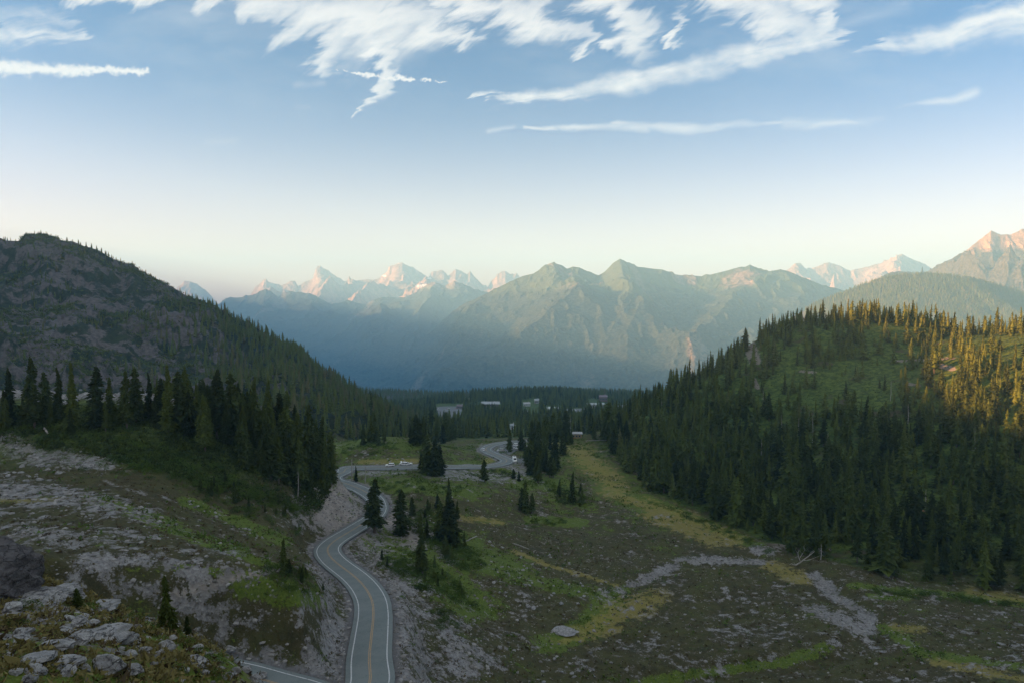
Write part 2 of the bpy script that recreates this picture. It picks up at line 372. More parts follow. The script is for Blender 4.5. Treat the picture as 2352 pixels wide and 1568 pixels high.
Zg += shelf * (1.1 * fbm(Xg / 22, Yg / 22, 5, .52, 12) + .5 * (ridged(Xg / 9, Yg / 9, 4, .5, 21) - .4))
Zg += mead * (1.5 * fbm(Xg / 34, Yg / 26, 4, .5, 13) + .32 * fbm(Xg / 5, Yg / 5, 4, .6, 14))
# stream gullies in the meadow
def world_of(px, py):
    """first ground point under the pixel"""
    ci = np.clip(np.searchsorted(COLS, 1176 + 1568 * q_of(px, py)), 0, len(COLS) - 1)
    t = Zg[:, ci] / ROWS; tt = tan_of(py)
    k = np.nonzero(t >= tt)[0]
    k = k[0] if len(k) else len(ROWS) - 1
    if k > 0:
        f = (tt - t[k - 1]) / (t[k] - t[k - 1] + 1e-12); f = min(max(f, 0), 1)
        Y = ROWS[k - 1] + f * (ROWS[k] - ROWS[k - 1])
    else: Y = ROWS[k]
    return q_of(px, py) * Y, Y
def seg_dist(X, Y, poly):
    d = np.full(X.shape, 1e9)
    for (x0, y0), (x1, y1) in zip(poly[:-1], poly[1:]):
        dx, dy = x1 - x0, y1 - y0; L = dx * dx + dy * dy + 1e-9
        h = np.clip(((X - x0) * dx + (Y - y0) * dy) / L, 0, 1)
        d = np.minimum(d, np.hypot(X - x0 - h * dx, Y - y0 - h * dy))
    return d
GUL = [[(1740, 1275), (1640, 1290), (1560, 1290), (1500, 1325), (1440, 1350), (1395, 1385), (1370, 1440), (1440, 1470)],
       [(1870, 1310), (1925, 1360), (1925, 1375), (1990, 1410), (2010, 1450), (1960, 1490), (1860, 1520), (1700, 1535), (1500, 1560)]]
gpoly = [[world_of(*p) for p in g] for g in GUL]
for gi, g in enumerate(gpoly):
    d = seg_dist(Xg, Yg, g) + 1.2 * vnoise(Xg / 4, Yg / 4, 31)
    Zg -= np.exp(-np.clip(d, 0, None) ** 2 / (4.2 ** 2)) * (2.0 if gi else 1.5) * (Yg < 300)
# carve the road bed
HW = 3.75
sel = (Yg > 80) & (Yg < 600) & (np.abs(Xg) < 160)
Rxy = ROAD[::2]
xs, ys = Xg[sel], Yg[sel]; dmin = np.full(len(xs), 1e9); zr = np.zeros(len(xs))
for s in range(0, len(xs), 60000):
    e = slice(s, s + 60000)
    D = (xs[e, None] - Rxy[:, 0]) ** 2 + (ys[e, None] - Rxy[:, 1]) ** 2
    k = D.argmin(1); dmin[e] = np.sqrt(D[np.arange(len(k)), k]); zr[e] = Rxy[k, 2]
cut = sstep(dmin, HW + 1.9, HW + 9.0)
zs = Zg[sel]
newz = zr - .42 + .25 * sstep(dmin, HW + .3, HW + 1.5)
Zg[sel] = newz * (1 - cut) + zs * cut
RD = np.full(Zg.shape, 99.0); RD[sel] = dmin
PXg, PYg = project(Xg, Yg, Zg)

lnR = np.log(ROWS)
def ground_z(X, Y):
    X = np.atleast_1d(np.asarray(X, float)); Y = np.atleast_1d(np.asarray(Y, float))
    r = np.interp(Y, ROWS, np.arange(len(ROWS))); c = np.interp(X / Y, COLQ, np.arange(len(COLQ)))
    r0 = np.clip(r.astype(int), 0, len(ROWS) - 2); c0 = np.clip(c.astype(int), 0, len(COLQ) - 2); fr = r - r0; fc = c - c0
    return (Zg[r0, c0] * (1 - fc) + Zg[r0, c0 + 1] * fc) * (1 - fr) + (Zg[r0 + 1, c0] * (1 - fc) + Zg[r0 + 1, c0 + 1] * fc) * fr
def road_dist(X, Y):
    X = np.atleast_1d(X); Y = np.atleast_1d(Y)
    return np.sqrt(((X[:, None] - Rxy[:, 0]) ** 2 + (Y[:, None] - Rxy[:, 1]) ** 2).min(1))
def on_ground(px, py):
    X, Y = world_of(px, py); return X, Y, float(ground_z(X, Y)[0])

# ================================================================ materials
MATS = {}
def new_mat(name):
    m = bpy.data.materials.new(name); m.use_nodes = True
    n = NT(m.node_tree); n.n.clear()
    out = n.node('ShaderNodeOutputMaterial'); b = n.node('ShaderNodeBsdfPrincipled')
    n.l.new(b.outputs[0], out.inputs[0]); b.inputs['Specular IOR Level'].default_value = .15; b.inputs['Roughness'].default_value = .9
    MATS[name] = m
    return m, n, b
def bump(n, b, h, strength, dist):
    bp = n.node('ShaderNodeBump'); bp.inputs['Strength'].default_value = strength; bp.inputs['Distance'].default_value = dist
    n.put(bp.inputs['Height'], h); n.l.new(bp.outputs[0], b.inputs['Normal'])
def simple(name, col, rough=.7, spec=.3, var=0.0, scale=3.0, metal=0.0):
    m, n, b = new_mat(name)
    b.inputs['Roughness'].default_value = rough; b.inputs['Specular IOR Level'].default_value = spec; b.inputs['Metallic'].default_value = metal
    if var:
        f = n.noise(n.node('ShaderNodeTexCoord').outputs['Object'], scale, 4)
        n.put(b.inputs['Base Color'], n.mix(n.smooth(f, .3, .7), tuple(c * (1 - var) for c in col), tuple(min(1, c * (1 + var)) for c in col)))
    else: n.put(b.inputs['Base Color'], col)
    return m

def ground_material():
    m, n, b = new_mat('ground')
    p = n.pos()
    f1 = n.noise(p, .035, 5, .6); f2 = n.noise(p, .35, 6, .65); f3 = n.noise(p, 2.2, 5, .7); f4 = n.noise(p, .11, 5, .6)
    ed = n.math('ADD', n.math('MULTIPLY', n.math('SUBTRACT', f2, .5), 2.4), n.math('ADD', n.math('MULTIPLY', n.math('SUBTRACT', f3, .5), 1.3), n.math('MULTIPLY', n.math('SUBTRACT', f4, .5), 1.5)))
    base = n.mix(n.smooth(f4, .35, .65), (.050, .042, .016), (.060, .064, .017))
    base = n.mix(n.smooth(f2, .42, .7), base, (.026, .030, .012))
    base = n.mix(n.smooth(f3, .35, .75, 0, .8), base, (.072, .062, .034))
    # green low plants
    g = n.mix(n.smooth(f3, .3, .7), (.046, .082, .010), (.120, .160, .022))
    kg = n.smooth(n.math('ADD', n.attr('green'), ed), .36, .62, 0, .9)
    col = n.mix(kg, base, g)
    y = n.mix(n.smooth(f3, .3, .7), (.190, .165, .040), (.28, .24, .07))
    ky = n.smooth(n.math('SUBTRACT', n.attr('yellow'), n.math('MULTIPLY', ed, 1.3)), .34, .80, 0, .68)
    col = n.mix(ky, col, y)
    # gravel and broken stone
    vor = n.node('ShaderNodeTexVoronoi', feature='F1'); n.put(vor.inputs['Vector'], p); vor.inputs['Scale'].default_value = 1.7; vor.inputs['Randomness'].default_value = 1
    vc = n.node('ShaderNodeSeparateColor'); n.put(vc.inputs[0], vor.outputs['Color'])
    vor2 = n.node('ShaderNodeTexVoronoi', feature='F1'); n.put(vor2.inputs['Vector'], p); vor2.inputs['Scale'].default_value = .62
    vc2 = n.node('ShaderNodeSeparateColor'); n.put(vc2.inputs[0], vor2.outputs['Color'])
    gr = n.mix(n.smooth(f3, .3, .7), (.098, .095, .096), (.225, .220, .220)); gr = n.mix(n.math('MULTIPLY', vc.outputs[0], .5), gr, (.36, .355, .35))
    gr = n.mix(n.smooth(f4, .4, .7, 0, .7), gr, (.125, .118, .110)); gr = n.mix(n.smooth(f2, .56, .68, 0, .85), gr, (.060, .048, .030))
    gr = n.mix(n.attr('warm'), gr, n.mix(n.smooth(f2, .35, .65), (.20, .175, .155), (.33, .295, .265)))
    kr = n.smooth(n.math('ADD', n.attr('gravel'), n.math('MULTIPLY', ed, -1.2)), .36, .64)
    col = n.mix(kr, col, gr)
    # scattered pale stones
    st = n.math('MULTIPLY', n.smooth(vc.outputs[2], .90, .93), n.smooth(n.attr('stones'), .1, .9))
    col = n.mix(n.math('MULTIPLY', st, n.smooth(vor.outputs['Distance'], .42, .3)), col, (.26, .25, .24))
    col = n.mix(n.math('MULTIPLY', n.attr('verge'), n.smooth(f2, .3, .5, .6, 1)), col, n.mix(f3, (.085, .085, .09), (.17, .165, .165)))
    # left mountain: purple grey rock with dark scrub
    ms = n.scaled(p, 1, 1, .45)
    g1 = n.noise(ms, .011, 7, .62, 1.0); g2 = n.noise(ms, .045, 6, .68, .6); g3 = n.noise(p, .22, 4, .7)
    rock = n.mix(n.smooth(g3, .3, .7), (.058, .052, .052), (.125, .110, .108))
    rock = n.mix(n.smooth(g2, .62, .78), rock, (.20, .175, .145))
    scr = n.mix(n.smooth(g3, .35, .7), (.010, .017, .009), (.030, .038, .017))
    scr = n.mix(n.smooth(g1, .55, .72), scr, (.042, .056, .022))
    k = n.smooth(n.math('ADD', n.math('MULTIPLY', g1, .55), n.math('MULTIPLY', g2, .6)), .545, .615)
    k = n.math('MAXIMUM', k, n.smooth(n.math('ADD', n.attr('scrub'), n.math('MULTIPLY', n.math('SUBTRACT', g2, .5), 1.6)), .4, .6))
    mt = n.mix(k, rock, scr)
    col = n.mix(n.attr('mountainside'), col, mt)
    # right hill and basin: green scrub between the trees
    h1 = n.noise(p, .05, 6, .62); h2 = n.noise(p, .3, 5, .7)
    hc = n.mix(n.smooth(h2, .35, .7), (.022, .045, .008), (.095, .135, .022))
    hc = n.mix(n.smooth(h1, .58, .7), hc, (.060, .050, .028))
    hc = n.mix(n.math('MULTIPLY', n.smooth(h2, .68, .78), n.smooth(h1, .5, .62)), hc, (.19, .165, .14))
    hc = n.mix(n.smooth(n.math('ADD', n.attr('bare'), n.math('MULTIPLY', n.math('SUBTRACT', h2, .5), .9)), .4, .65), hc, (.17, .15, .13))
    col = n.mix(n.attr('hillside'), col, hc)
    n.put(b.inputs['Base Color'], col)
    hh = n.math('ADD', n.math('MULTIPLY', f3, .5), n.math('ADD', n.math('MULTIPLY', f2, 1.2), n.math('MULTIPLY', n.math('MULTIPLY', vor.outputs['Distance'], kr), .45)))
    bump(n, b, hh, .9, .5)
    return m

def mountain_material(name, rockA, rockB, meadow, forest, treeline, mix_h=140, hz=0.0, bands=.006, green_amt=.5, snow=False):
    m, n, b = new_mat(name)
    treeline, mix_h, bands = treeline * 1.6, mix_h * 1.6, bands / 1.6
    p = n.pos(); sep = n.node('ShaderNodeSeparateXYZ'); n.put(sep.inputs[0], p)
    ps = n.scaled(p, 1, 1, .35)
    f1 = n.noise(ps, bands * .5, 6, .62, .8); f2 = n.noise(ps, bands * 3, 6, .66, .5); f3 = n.noise(p, bands * 14, 4, .7)
    rock = n.mix(n.smooth(n.math('ADD', n.math('MULTIPLY', f2, .6), n.math('MULTIPLY', f3, .4)), .38, .62), rockA, rockB)
    gm = n.mix(n.smooth(f2, .35, .65), tuple(c * .75 for c in meadow), meadow)
    up = n.mix(n.smooth(f1, .5 - (green_amt - .5) * .5, .56 - (green_amt - .5) * .5), rock, gm)
    fo = n.mix(n.smooth(f3, .35, .68), tuple(c * .35 for c in forest), tuple(c * 1.6 for c in forest))
    zf = n.math('ADD', sep.outputs[2], n.math('MULTIPLY', n.math('SUBTRACT', f1, .5), mix_h * 4.5))
    zf = n.math('ADD', zf, n.math('MULTIPLY', n.math('SUBTRACT', f2, .5), mix_h * 1.6))
    col = n.mix(n.smooth(zf, treeline - mix_h * .35, treeline + mix_h * .35), fo, up)
    slide = n.math('MULTIPLY', n.smooth(n.noise(n.scaled(p, 1, .25, .12), bands * .9, 4, .5), .62, .68), n.smooth(f3, .3, .6))
    col = n.mix(n.math('MULTIPLY', slide, .55), col, rockB)
    if snow:
        col = n.mix(n.attr('snow'), col, (.8, .82, .86))
    n.put(b.inputs['Base Color'], col)
    bump(n, b, n.math('ADD', f3, n.math('MULTIPLY', f2, 2.5)), .7, 1.0 / (bands * 22))
    return m

# ================================================================ ground
def path_mask(polys, PX, PY, ymin=0, ymax=1e9, squash=2.0):
    """soft band (1 in the middle, 0 at radius) round lines whose nodes are ground points under photo pixels"""
    out = np.zeros(PX.shape, np.float32)
    ok = (Yg > ymin) & (Yg < ymax)
    for poly in polys:
        r = poly[-1]; P_ = poly[:-1]
        if len(P_) == 1: P_ = [P_[0], P_[0]]
        x0 = min(p[0] for p in P_) - 2 * r; x1 = max(p[0] for p in P_) + 2 * r
        s = ok & (PX > x0) & (PX < x1)
        d = seg_dist(PX[s], PY[s] * squash, [(a, b_ * squash) for a, b_ in P_])
        out[s] = np.maximum(out[s], np.clip(1.15 * (1 - d / (r * 1.7)), 0, 1))
    return out
GR = path_mask([[(0, 1125), (150, 1145), (240, 1160), 52], [(60, 1225), (250, 1240), (330, 1200), 55], [(250, 1290), (400, 1300), (540, 1330), 75], [(330, 1350), (470, 1400), (560, 1440), 70],
                [(600, 1490), (720, 1530), 60], [(745, 1390), (770, 1450), (790, 1560), 62], [(725, 1300), (760, 1350), 22], [(770, 1140), (740, 1180), (790, 1200), 62], [(820, 1170), (780, 1190), 50],
                [(880, 1200), (840, 1240), (880, 1300), 40], [(900, 1330), (935, 1420), (965, 1568), 75], [(905, 1195), (960, 1240), 30], [(990, 1250), (1040, 1290), 14], [(1030, 1440), (1080, 1540), 60],
                [(1010, 1085), (1100, 1095), (1180, 1092), 26], [(1185, 1075), (1205, 1085), 22], [(810, 1088), (920, 1084), 12], [(1120, 1068), (1200, 1070), 8], [(1110, 1020), (1105, 1035), 9]], PXg, PYg, 60, 520)
GR = np.maximum(.64 * GR, .15 * path_mask([[(1430, 1380), (1700, 1420), (2000, 1420), 230], [(1500, 1500), (2352, 1450), 260], [(1100, 1440), (1400, 1540), 120], [(2050, 1400), (2352, 1500), 170], [(1150, 1370), (1350, 1400), 70]], PXg, PYg, 60, 300))
GR = np.maximum(GR, path_mask([[(1560, 1285), (1640, 1285), (1740, 1290), 16], [(1545, 1300), (1470, 1335), (1430, 1352), 18], [(1870, 1320), (1925, 1375), (2000, 1410), (1990, 1450), 17], [(1870, 1400), (1970, 1440), 26],
                               [(1830, 1245), (1860, 1265), 12], [(1740, 1255), (1760, 1270), 16]], PXg, PYg, 60, 300))
GR = np.maximum(GR, path_mask([[(0, 1000), (100, 1050), (230, 1060), 42]], PXg, PYg, 100, 300) * .75)
GR = np.maximum(GR, path_mask([[(0, 904), (180, 905), (400, 912), 26], [(520, 950), (560, 990), 22]], PXg, PYg, 150, 300))
GR = np.maximum(GR, .8 * (1 - sstep(RD, 5.0, 8.5)))
GR = np.maximum(GR, .42 * (1 - sstep(Yg, 32, 60)))
GR = np.maximum(GR, .20 * (sstep(Yg, 60, 90) * (1 - sstep(Yg, 150, 190)) * sstep(720 - PXg, 0, 60)))
WARM = np.maximum(path_mask([[(770, 1130), (740, 1175), (800, 1195), 70], [(905, 1195), (960, 1240), 40]], PXg, PYg, 150, 320), path_mask([[(380, 1370), (560, 1320), (620, 1310), 14]], PXg, PYg, 60, 200))
GR = np.maximum(GR, WARM)
GR *= 1 - .85 * path_mask([[(470, 1225), (560, 1245), (640, 1285), 34], [(590, 1370), (660, 1400), (690, 1420), 48], [(230, 1195), (330, 1215), 20], [(120, 1200), (200, 1215), 14], [(560, 1450), (690, 1480), 24], [(330, 1265), (420, 1280), 10], [(760, 1290), (790, 1340), 16]], PXg, PYg, 60, 260)
YE = path_mask([[(1330, 1035), (1345, 1060), (1400, 1095), (1410, 1120), 34], [(1400, 1125), (1500, 1165), (1620, 1205), (1690, 1240), 30], [(1270, 1020), (1330, 1040), 15], [(1500, 1180), (1640, 1240), 30], [(1490, 1375), (1400, 1420), (1340, 1455), 46],
                [(0, 1150), (200, 1142), 16], [(1480, 1110), (1560, 1150), 12], [(1140, 1045), (1120, 1060), 12], [(830, 1060), (960, 1058), 12], [(1770, 1300), (1850, 1330), 26], [(2060, 1440), (2110, 1445), 20], [(2230, 1355), (2352, 1380), 18],
                [(1180, 1265), (1270, 1300), (1420, 1345), 9], [(1400, 1440), (1300, 1470), 30], [(2150, 1520), (2352, 1560), 20], [(1000, 1180), (1150, 1200), 14]], PXg, PYg, 60, 560)
YE = np.maximum(YE, .55 * path_mask([[(150, 1420), (420, 1540), (600, 1568), 120], [(0, 1500), (300, 1560), 140]], PXg, PYg, 0, 60))
GN = path_mask([[(990, 1225), (1100, 1270), (1180, 1310), 52], [(1060, 1290), (1230, 1335), (1400, 1370), 26], [(1400, 1370), (1350, 1440), (1250, 1480), 34], [(1480, 1568), (1650, 1540), (1800, 1520), (1900, 1485), 24],
                [(2030, 1440), (2090, 1475), (2110, 1500), (2352, 1530), 18], [(775, 1030), (860, 1012), (940, 1020), 30], [(870, 1110), (980, 1115), (1080, 1130), 34], [(1060, 1062), (1140, 1063), 10], [(1200, 1100), (1300, 1120), 40],
                [(230, 1150), (330, 1180), (420, 1220), (560, 1270), 20], [(400, 1300), (560, 1320), 14], [(590, 1350), (680, 1370), 60], [(430, 1150), (650, 1240), 22], [(900, 1240), (1000, 1310), (1060, 1360), 60], [(1000, 1320), (1100, 1400), 50],
                [(1960, 1345), (2200, 1365), (2352, 1385), 14], [(1480, 1140), (1640, 1210), (1760, 1262), 16], [(2000, 1368), (2080, 1372), 14], [(1230, 1190), (1330, 1200), 22], [(450, 1240), (640, 1300), 16]], PXg, PYg, 60, 560)
GN = np.maximum(GN, .45 * (1 - sstep(Yg, 32, 60)))
GN = np.maximum(GN, .42 * sstep(Yg, 240, 330) * (1 - sstep(Yg, 480, 600)))
ST = np.clip(.5 + .5 * fbm(Xg / 30, Yg / 30, 3, .5, 44) + .5 * GR, 0, 1) * (1 - sstep(Yg, 320, 420))
MTN = sstep(Yg, 400, 520) * sstep(960 - PXg, 0, 60)
MTN = np.where((Yg < 560) & (PXg > 765), 0, MTN)
HIL = np.clip(sstep(Yg, 205, 260) * sstep(PXg - np.interp(PYg, [1000, 1130, 1195, 1250, 1335, 1400], [1440, 1480, 1640, 1760, 2080, 2352]), -5, 30) + sstep(Yg, 520, 640), 0, 1) * (1 - MTN)
HIL = np.maximum(HIL, sstep(Yg, 185, 215) * sstep(640 - PXg, 0, 80) * sstep(PYg, 905, 915) * (1 - sstep(PYg, 1060, 1130)) * (Yg < 300) * .8 * (1 - np.clip(GR, 0, 1)))
SCRUB = path_mask([[(560, 760), (760, 900), (900, 960), 70], [(700, 960), (900, 980), 60]], PXg, PYg, 500, 1300, 1.0) * .8
BARE = path_mask([[(1720, 790), (1735, 830), 16], [(1730, 870), (1740, 890), 7], [(2150, 838), (2185, 846), 12], [(1740, 765), (1730, 780), 8], [(1800, 742), (1790, 752), 10], [(1840, 852), (1870, 855), 7], [(2050, 830), (2190, 822), 6],
                  [(2080, 880), (2110, 885), 7], [(1610, 850), (1590, 870), 14], [(1380, 988), (1340, 990), 4], [(1740, 1250), (1900, 1262), 12], [(1280, 1010), (1310, 1000), 6]], PXg, PYg, 230, 700)
bpy_ground = mesh_np('ground', np.stack([Xg, Yg, Zg], -1).reshape(-1, 3), grid_faces(*Xg.shape), ground_material(), smooth=True,
                     attrs=dict(gravel=GR, warm=WARM, yellow=YE, green=GN, stones=ST, mountainside=MTN, hillside=HIL, scrub=SCRUB, bare=BARE, verge=(1 - sstep(RD, 4.9, 6.6))))
tag(bpy_ground, kind='structure')

# ================================================================ roads
def ribbon(line, offs, dz, step=1):
    """cross-section rows along a 3-D centre line; offs: lateral offsets to the right of travel"""
    L = line[::step]; T = np.gradient(L, axis=0); T[:, 2] = 0; T /= np.linalg.norm(T, axis=1)[:, None] + 1e-9
    Nn = np.stack([T[:, 1], -T[:, 0], np.zeros(len(T))], 1)
    V = np.concatenate([[L[i] + Nn[i] * o + (0, 0, z) for o, z in zip(offs, dz)] for i in range(len(L))])
    return V, grid_faces(len(L), len(offs))
def asphalt_material():
    m, n, b = new_mat('asphalt')
    p = n.pos(); f = n.noise(p, .22, 5, .6); g = n.noise(p, 5, 3, .6)
    c = n.mix(n.smooth(f, .3, .7), (.125, .150, .150), (.158, .182, .180))
    c = n.mix(n.smooth(g, .35, .7, 0, .35), c, (.19, .205, .20))
    c = n.mix(n.math('MULTIPLY', n.smooth(n.noise(p, 1.1, 2, .5, 2.0), .64, .66), .45), c, (.070, .082, .084))
    n.put(b.inputs['Base Color'], c); b.inputs['Roughness'].default_value = .85
    return m
M_asph = asphalt_material()
def worn_paint(name, col):
    m, n, b = new_mat(name); p = n.pos(); f = n.noise(p, 2.6, 4, .7)
    n.put(b.inputs['Base Color'], n.mix(n.smooth(f, .50, .66, 0, .75), col, (.13, .15, .15))); return m
M_white = worn_paint('road_paint_white', (.50, .51, .52))
M_yellow = worn_paint('road_paint_yellow', (.38, .26, .14))
V, F = ribbon(ROAD, [-4.3, -2, 0, 2, 4.3], [-.05, .03, .06, .03, -.05]); tag(mesh_np('road', V, F, M_asph, smooth=True), kind='structure')
def line_strip(name, line, o, w, z, mat):
    V, F = ribbon(line, [o - w / 2, o + w / 2], [z, z]); return tag(mesh_np(name, V, F, mat), kind='structure')
line_strip('road_edge_line', ROAD, -3.3, .22, .022, M_white); line_strip('road_edge_line', ROAD, 3.3, .22, .022, M_white)
line_strip('road_centre_line', ROAD, -.15, .16, .075, M_yellow); line_strip('road_centre_line', ROAD, .15, .16, .075, M_yellow)
def drape(name, corners, mat, dz=.12, n=14, kind='structure'):
    """a paved patch following the ground between four photo points"""
    c = [world_of(*p) for p in corners]; V = []
    for i in range(n):
        for j in range(n):
            u, v = i / (n - 1), j / (n - 1)
            x = (c[0][0] * (1 - u) + c[1][0] * u) * (1 - v) + (c[3][0] * (1 - u) + c[2][0] * u) * v
            y = (c[0][1] * (1 - u) + c[1][1] * u) * (1 - v) + (c[3][1] * (1 - u) + c[2][1] * u) * v
            V.append((x, y, float(ground_z(x, y)[0]) + dz))
    return tag(mesh_np(name, V, grid_faces(n, n), mat, smooth=True), kind=kind)
M_lot = simple('worn_asphalt', (.13, .14, .142), .9, .1, .15, .05)
drape('turnout', [(1134, 1040), (1172, 1044), (1200, 1022), (1150, 1020)], M_lot, .10)
drape('road_shoulder', [(1184, 1062), (1212, 1062), (1205, 1050), (1180, 1052)], M_lot, .10)
drape('parking_lot', [(1015, 962), (1052, 962), (1064, 934), (1002, 934)], simple('lot_grey', (.15, .16, .165), .9, .1, .1, .02), .5)
drape('parking_lot', [(1300, 945), (1345, 945), (1350, 938), (1300, 938)], MATS['lot_grey'], .5)
drape('parking_lot', [(1196, 955), (1212, 955), (1218, 942), (1206, 942)], MATS['lot_grey'], .5)

# ================================================================ far mountains (each one a height field with its own crest)
def crest_interp(crest, px):
    c = np.array(crest, float); return np.interp(px, c[:, 0], c[:, 1])
KM = 1.6            # the far ranges stand this much farther off than first laid out
def mountain(name, crest, Yc, front, back, base, mat, seed, rel=(900, .2), nx=700, ny=260, slope_pow=1.0, jag=(0, 60), px0=None, px1=None, bow=None, attrs=None, spurs=()):
    """crest: photo pixels of the skyline; Yc: distance of the crest; the face falls to `base` over `front` metres, `back` behind"""
    Yc, front, back, base = Yc * KM, front * KM, back * KM, base * KM; rel = (rel[0] * KM, rel[1]); jag = (jag[0] * KM, jag[1] * KM); spurs = [(l_, h_ * KM, w_) for l_, h_, w_ in spurs]
    c = np.array(crest, float); px0 = px0 if px0 is not None else c[0, 0]; px1 = px1 if px1 is not None else c[-1, 0]
    px = np.linspace(px0, px1, nx); q = (px - 1176) / 1568.0
    pyc = np.interp(px, c[:, 0], c[:, 1])
    yc = Yc * np.ones(nx) if bow is None else Yc * np.interp(px, *zip(*bow))
    tc = np.array([tan_of(v) for v in pyc]); zc = tc * yc
    s = np.concatenate([np.linspace(1, 0, ny) ** 1.25, -np.linspace(0, 1, 24)[1:]])   # 1 = foot in front, 0 = crest, -1 behind
    Sg, Qm = np.meshgrid(s, q, indexing='ij'); Zc = np.tile(zc, (len(s), 1)); YC = np.tile(yc, (len(s), 1))
    Y = YC - np.where(Sg > 0, Sg * front, Sg * back); X = Qm * Y
    # the spurs run down the face: sample the noise with the crest position so that valleys drain away from it
    f = np.abs(Sg)
    acc = [zc]
    for sg in (10, 30, 80):
        k_ = np.exp(-.5 * (np.arange(-3 * sg, 3 * sg + 1) / sg) ** 2); k_ /= k_.sum()
        acc.append(np.convolve(np.pad(zc, 3 * sg, mode='edge'), k_, 'valid'))
    lv = np.clip(np.abs(s) / .30, 0, 1) ** .7 * 3; l0 = np.clip(lv.astype(int), 0, 2); fr = (lv - l0)[:, None]
    acc = np.array(acc); Zc = acc[l0] * (1 - fr) + acc[l0 + 1] * fr
    Z = base + (Zc - base) * (1 - f ** slope_pow)
    wx = X + 0.25 * rel[0] * fbm(X / rel[0], Y / rel[0], 3, .5, seed + 3); wy = Y * .55 + .25 * rel[0] * fbm(X / rel[0] + 9, Y / rel[0], 3, .5, seed + 4)
    rr = ridged(wx / rel[0], wy / rel[0], 7, .54, seed) - .38
    H = (zc.max() - base)
    rr = rr + .22 * (ridged(X / (rel[0] * .16), Y / (rel[0] * .22), 5, .6, seed + 41) - .4)
    Z += rr * H * rel[1] * np.clip(f * 9, 0, 1) ** .8 * np.clip((1 - f) * 5, 0, 1) 
    PXm = np.tile(px, (len(s), 1)); Fm = np.where(Sg > 0, Sg, 9.0)
    for line, hgt, wid in spurs:
        wp = np.interp(Fm, [p[1] for p in line], [p[0] for p in line]) + 22 * fbm(Fm * 5, Fm * 0 + seed, 3, .5, seed + 31)
        d = np.abs(PXm - wp) / (wid * (.6 + Fm)); Z += hgt * np.clip(1 - d, 0, 1) ** 1.2 * np.clip(Fm * 3.2, 0, 1) ** 1.3 * np.clip((line[-1][1] + .12 - Fm) * 4, 0, 1)
    Z += jag[0] * (ridged(X / jag[1], Y / jag[1], 5, .6, seed + 7) - .5) * np.exp(-(f / .12) ** 2)
    V = np.stack([X, Y, Z], -1).reshape(-1, 3)
    at = {'snow': attrs(X, Y, Z).ravel()} if attrs else None
    return tag(mesh_np(name, V, grid_faces(*X.shape), mat, smooth=True, attrs=at), kind='structure'), (X, Y, Z)

MT_mid = mountain_material('mid_mountain', (.08, .075, .07), (.24, .19, .155), (.065, .090, .050), (.035, .048, .038), 60, 85, bands=.004, green_amt=.72)
MT_far = mountain_material('far_peaks', (.15, .105, .085), (.38, .27, .215), (.22, .20, .12), (.05, .06, .05), -60, 120, bands=.0035, green_amt=.2, snow=True)
MT_low = mountain_material('low_range', (.16, .13, .11), (.28, .24, .2), (.15, .17, .09), (.04, .055, .045), 120, 90, bands=.004, green_amt=.6)
MT_right = mountain_material('right_mountain', (.13, .095, .07), (.36, .25, .17), (.085, .095, .04), (.064, .060, .038), 335, 55, bands=.006, green_amt=.42)  # dark forest tone below the crest also paints in the shaded flanks
MT_wood = mountain_material('wooded_ridge', (.1, .09, .07), (.2, .17, .13), (.08, .09, .05), (.066, .060, .040), 900, 90, bands=.008)

FAR_L = [(380, 700), (410, 655), (430, 645), (455, 648), (480, 672), (505, 700), (540, 690), (575, 678), (585, 660), (605, 645), (613, 638), (620, 645), (640, 650), (648, 655), (668, 646), (680, 648), (686, 658),
         (700, 650), (720, 638), (728, 615), (738, 610), (755, 620), (775, 635), (792, 645), (815, 643), (845, 638), (858, 640), (875, 636), (890, 622), (903, 608), (918, 600), (928, 604), (945, 612), (958, 618), (975, 630), (985, 637),
         (990, 627), (1000, 622), (1015, 620), (1030, 632), (1037, 625), (1048, 618), (1060, 622), (1073, 628), (1080, 620), (1090, 632), (1110, 652), (1120, 657), (1130, 640), (1140, 634), (1152, 622), (1160, 620), (1172, 628), (1190, 630), (1205, 640), (1300, 650)]
LOW_L = [(380, 760), (480, 715), (520, 684), (560, 680), (590, 672), (612, 661), (640, 680), (655, 671), (690, 668), (720, 675), (760, 696), (800, 690), (840, 698), (870, 684), (930, 680), (960, 668), (985, 650), (1000, 648), (1020, 658), (1045, 645), (1065, 652), (1090, 665), (1130, 672), (1250, 690)]
MID = [(760, 905), (800, 862), (850, 838), (900, 812), (950, 788), (1000, 752), (1040, 712), (1075, 692), (1110, 675), (1150, 655), (1180, 641), (1200, 632), (1225, 626), (1250, 610), (1270, 602), (1290, 608), (1302, 615), (1315, 610), (1330, 612),
       (1350, 622), (1375, 632), (1390, 620), (1405, 604), (1423, 593), (1440, 603), (1460, 611), (1490, 614), (1520, 617), (1550, 628), (1580, 632), (1610, 634), (1640, 626), (1680, 616), (1708, 612), (1720, 606), (1735, 614), (1765, 622), (1790, 616), (1812, 622), (1850, 640), (1890, 655), (1940, 668), (2100, 690)]
FAR_R = [(1700, 680), (1790, 630), (1810, 616), (1825, 604), (1835, 602), (1850, 618), (1870, 612), (1895, 604), (1915, 606), (1950, 620), (1985, 614), (2010, 606), (2035, 598), (2055, 586), (2066, 580), (2080, 588), (2105, 600), (2130, 612), (2200, 640), (2300, 670)]
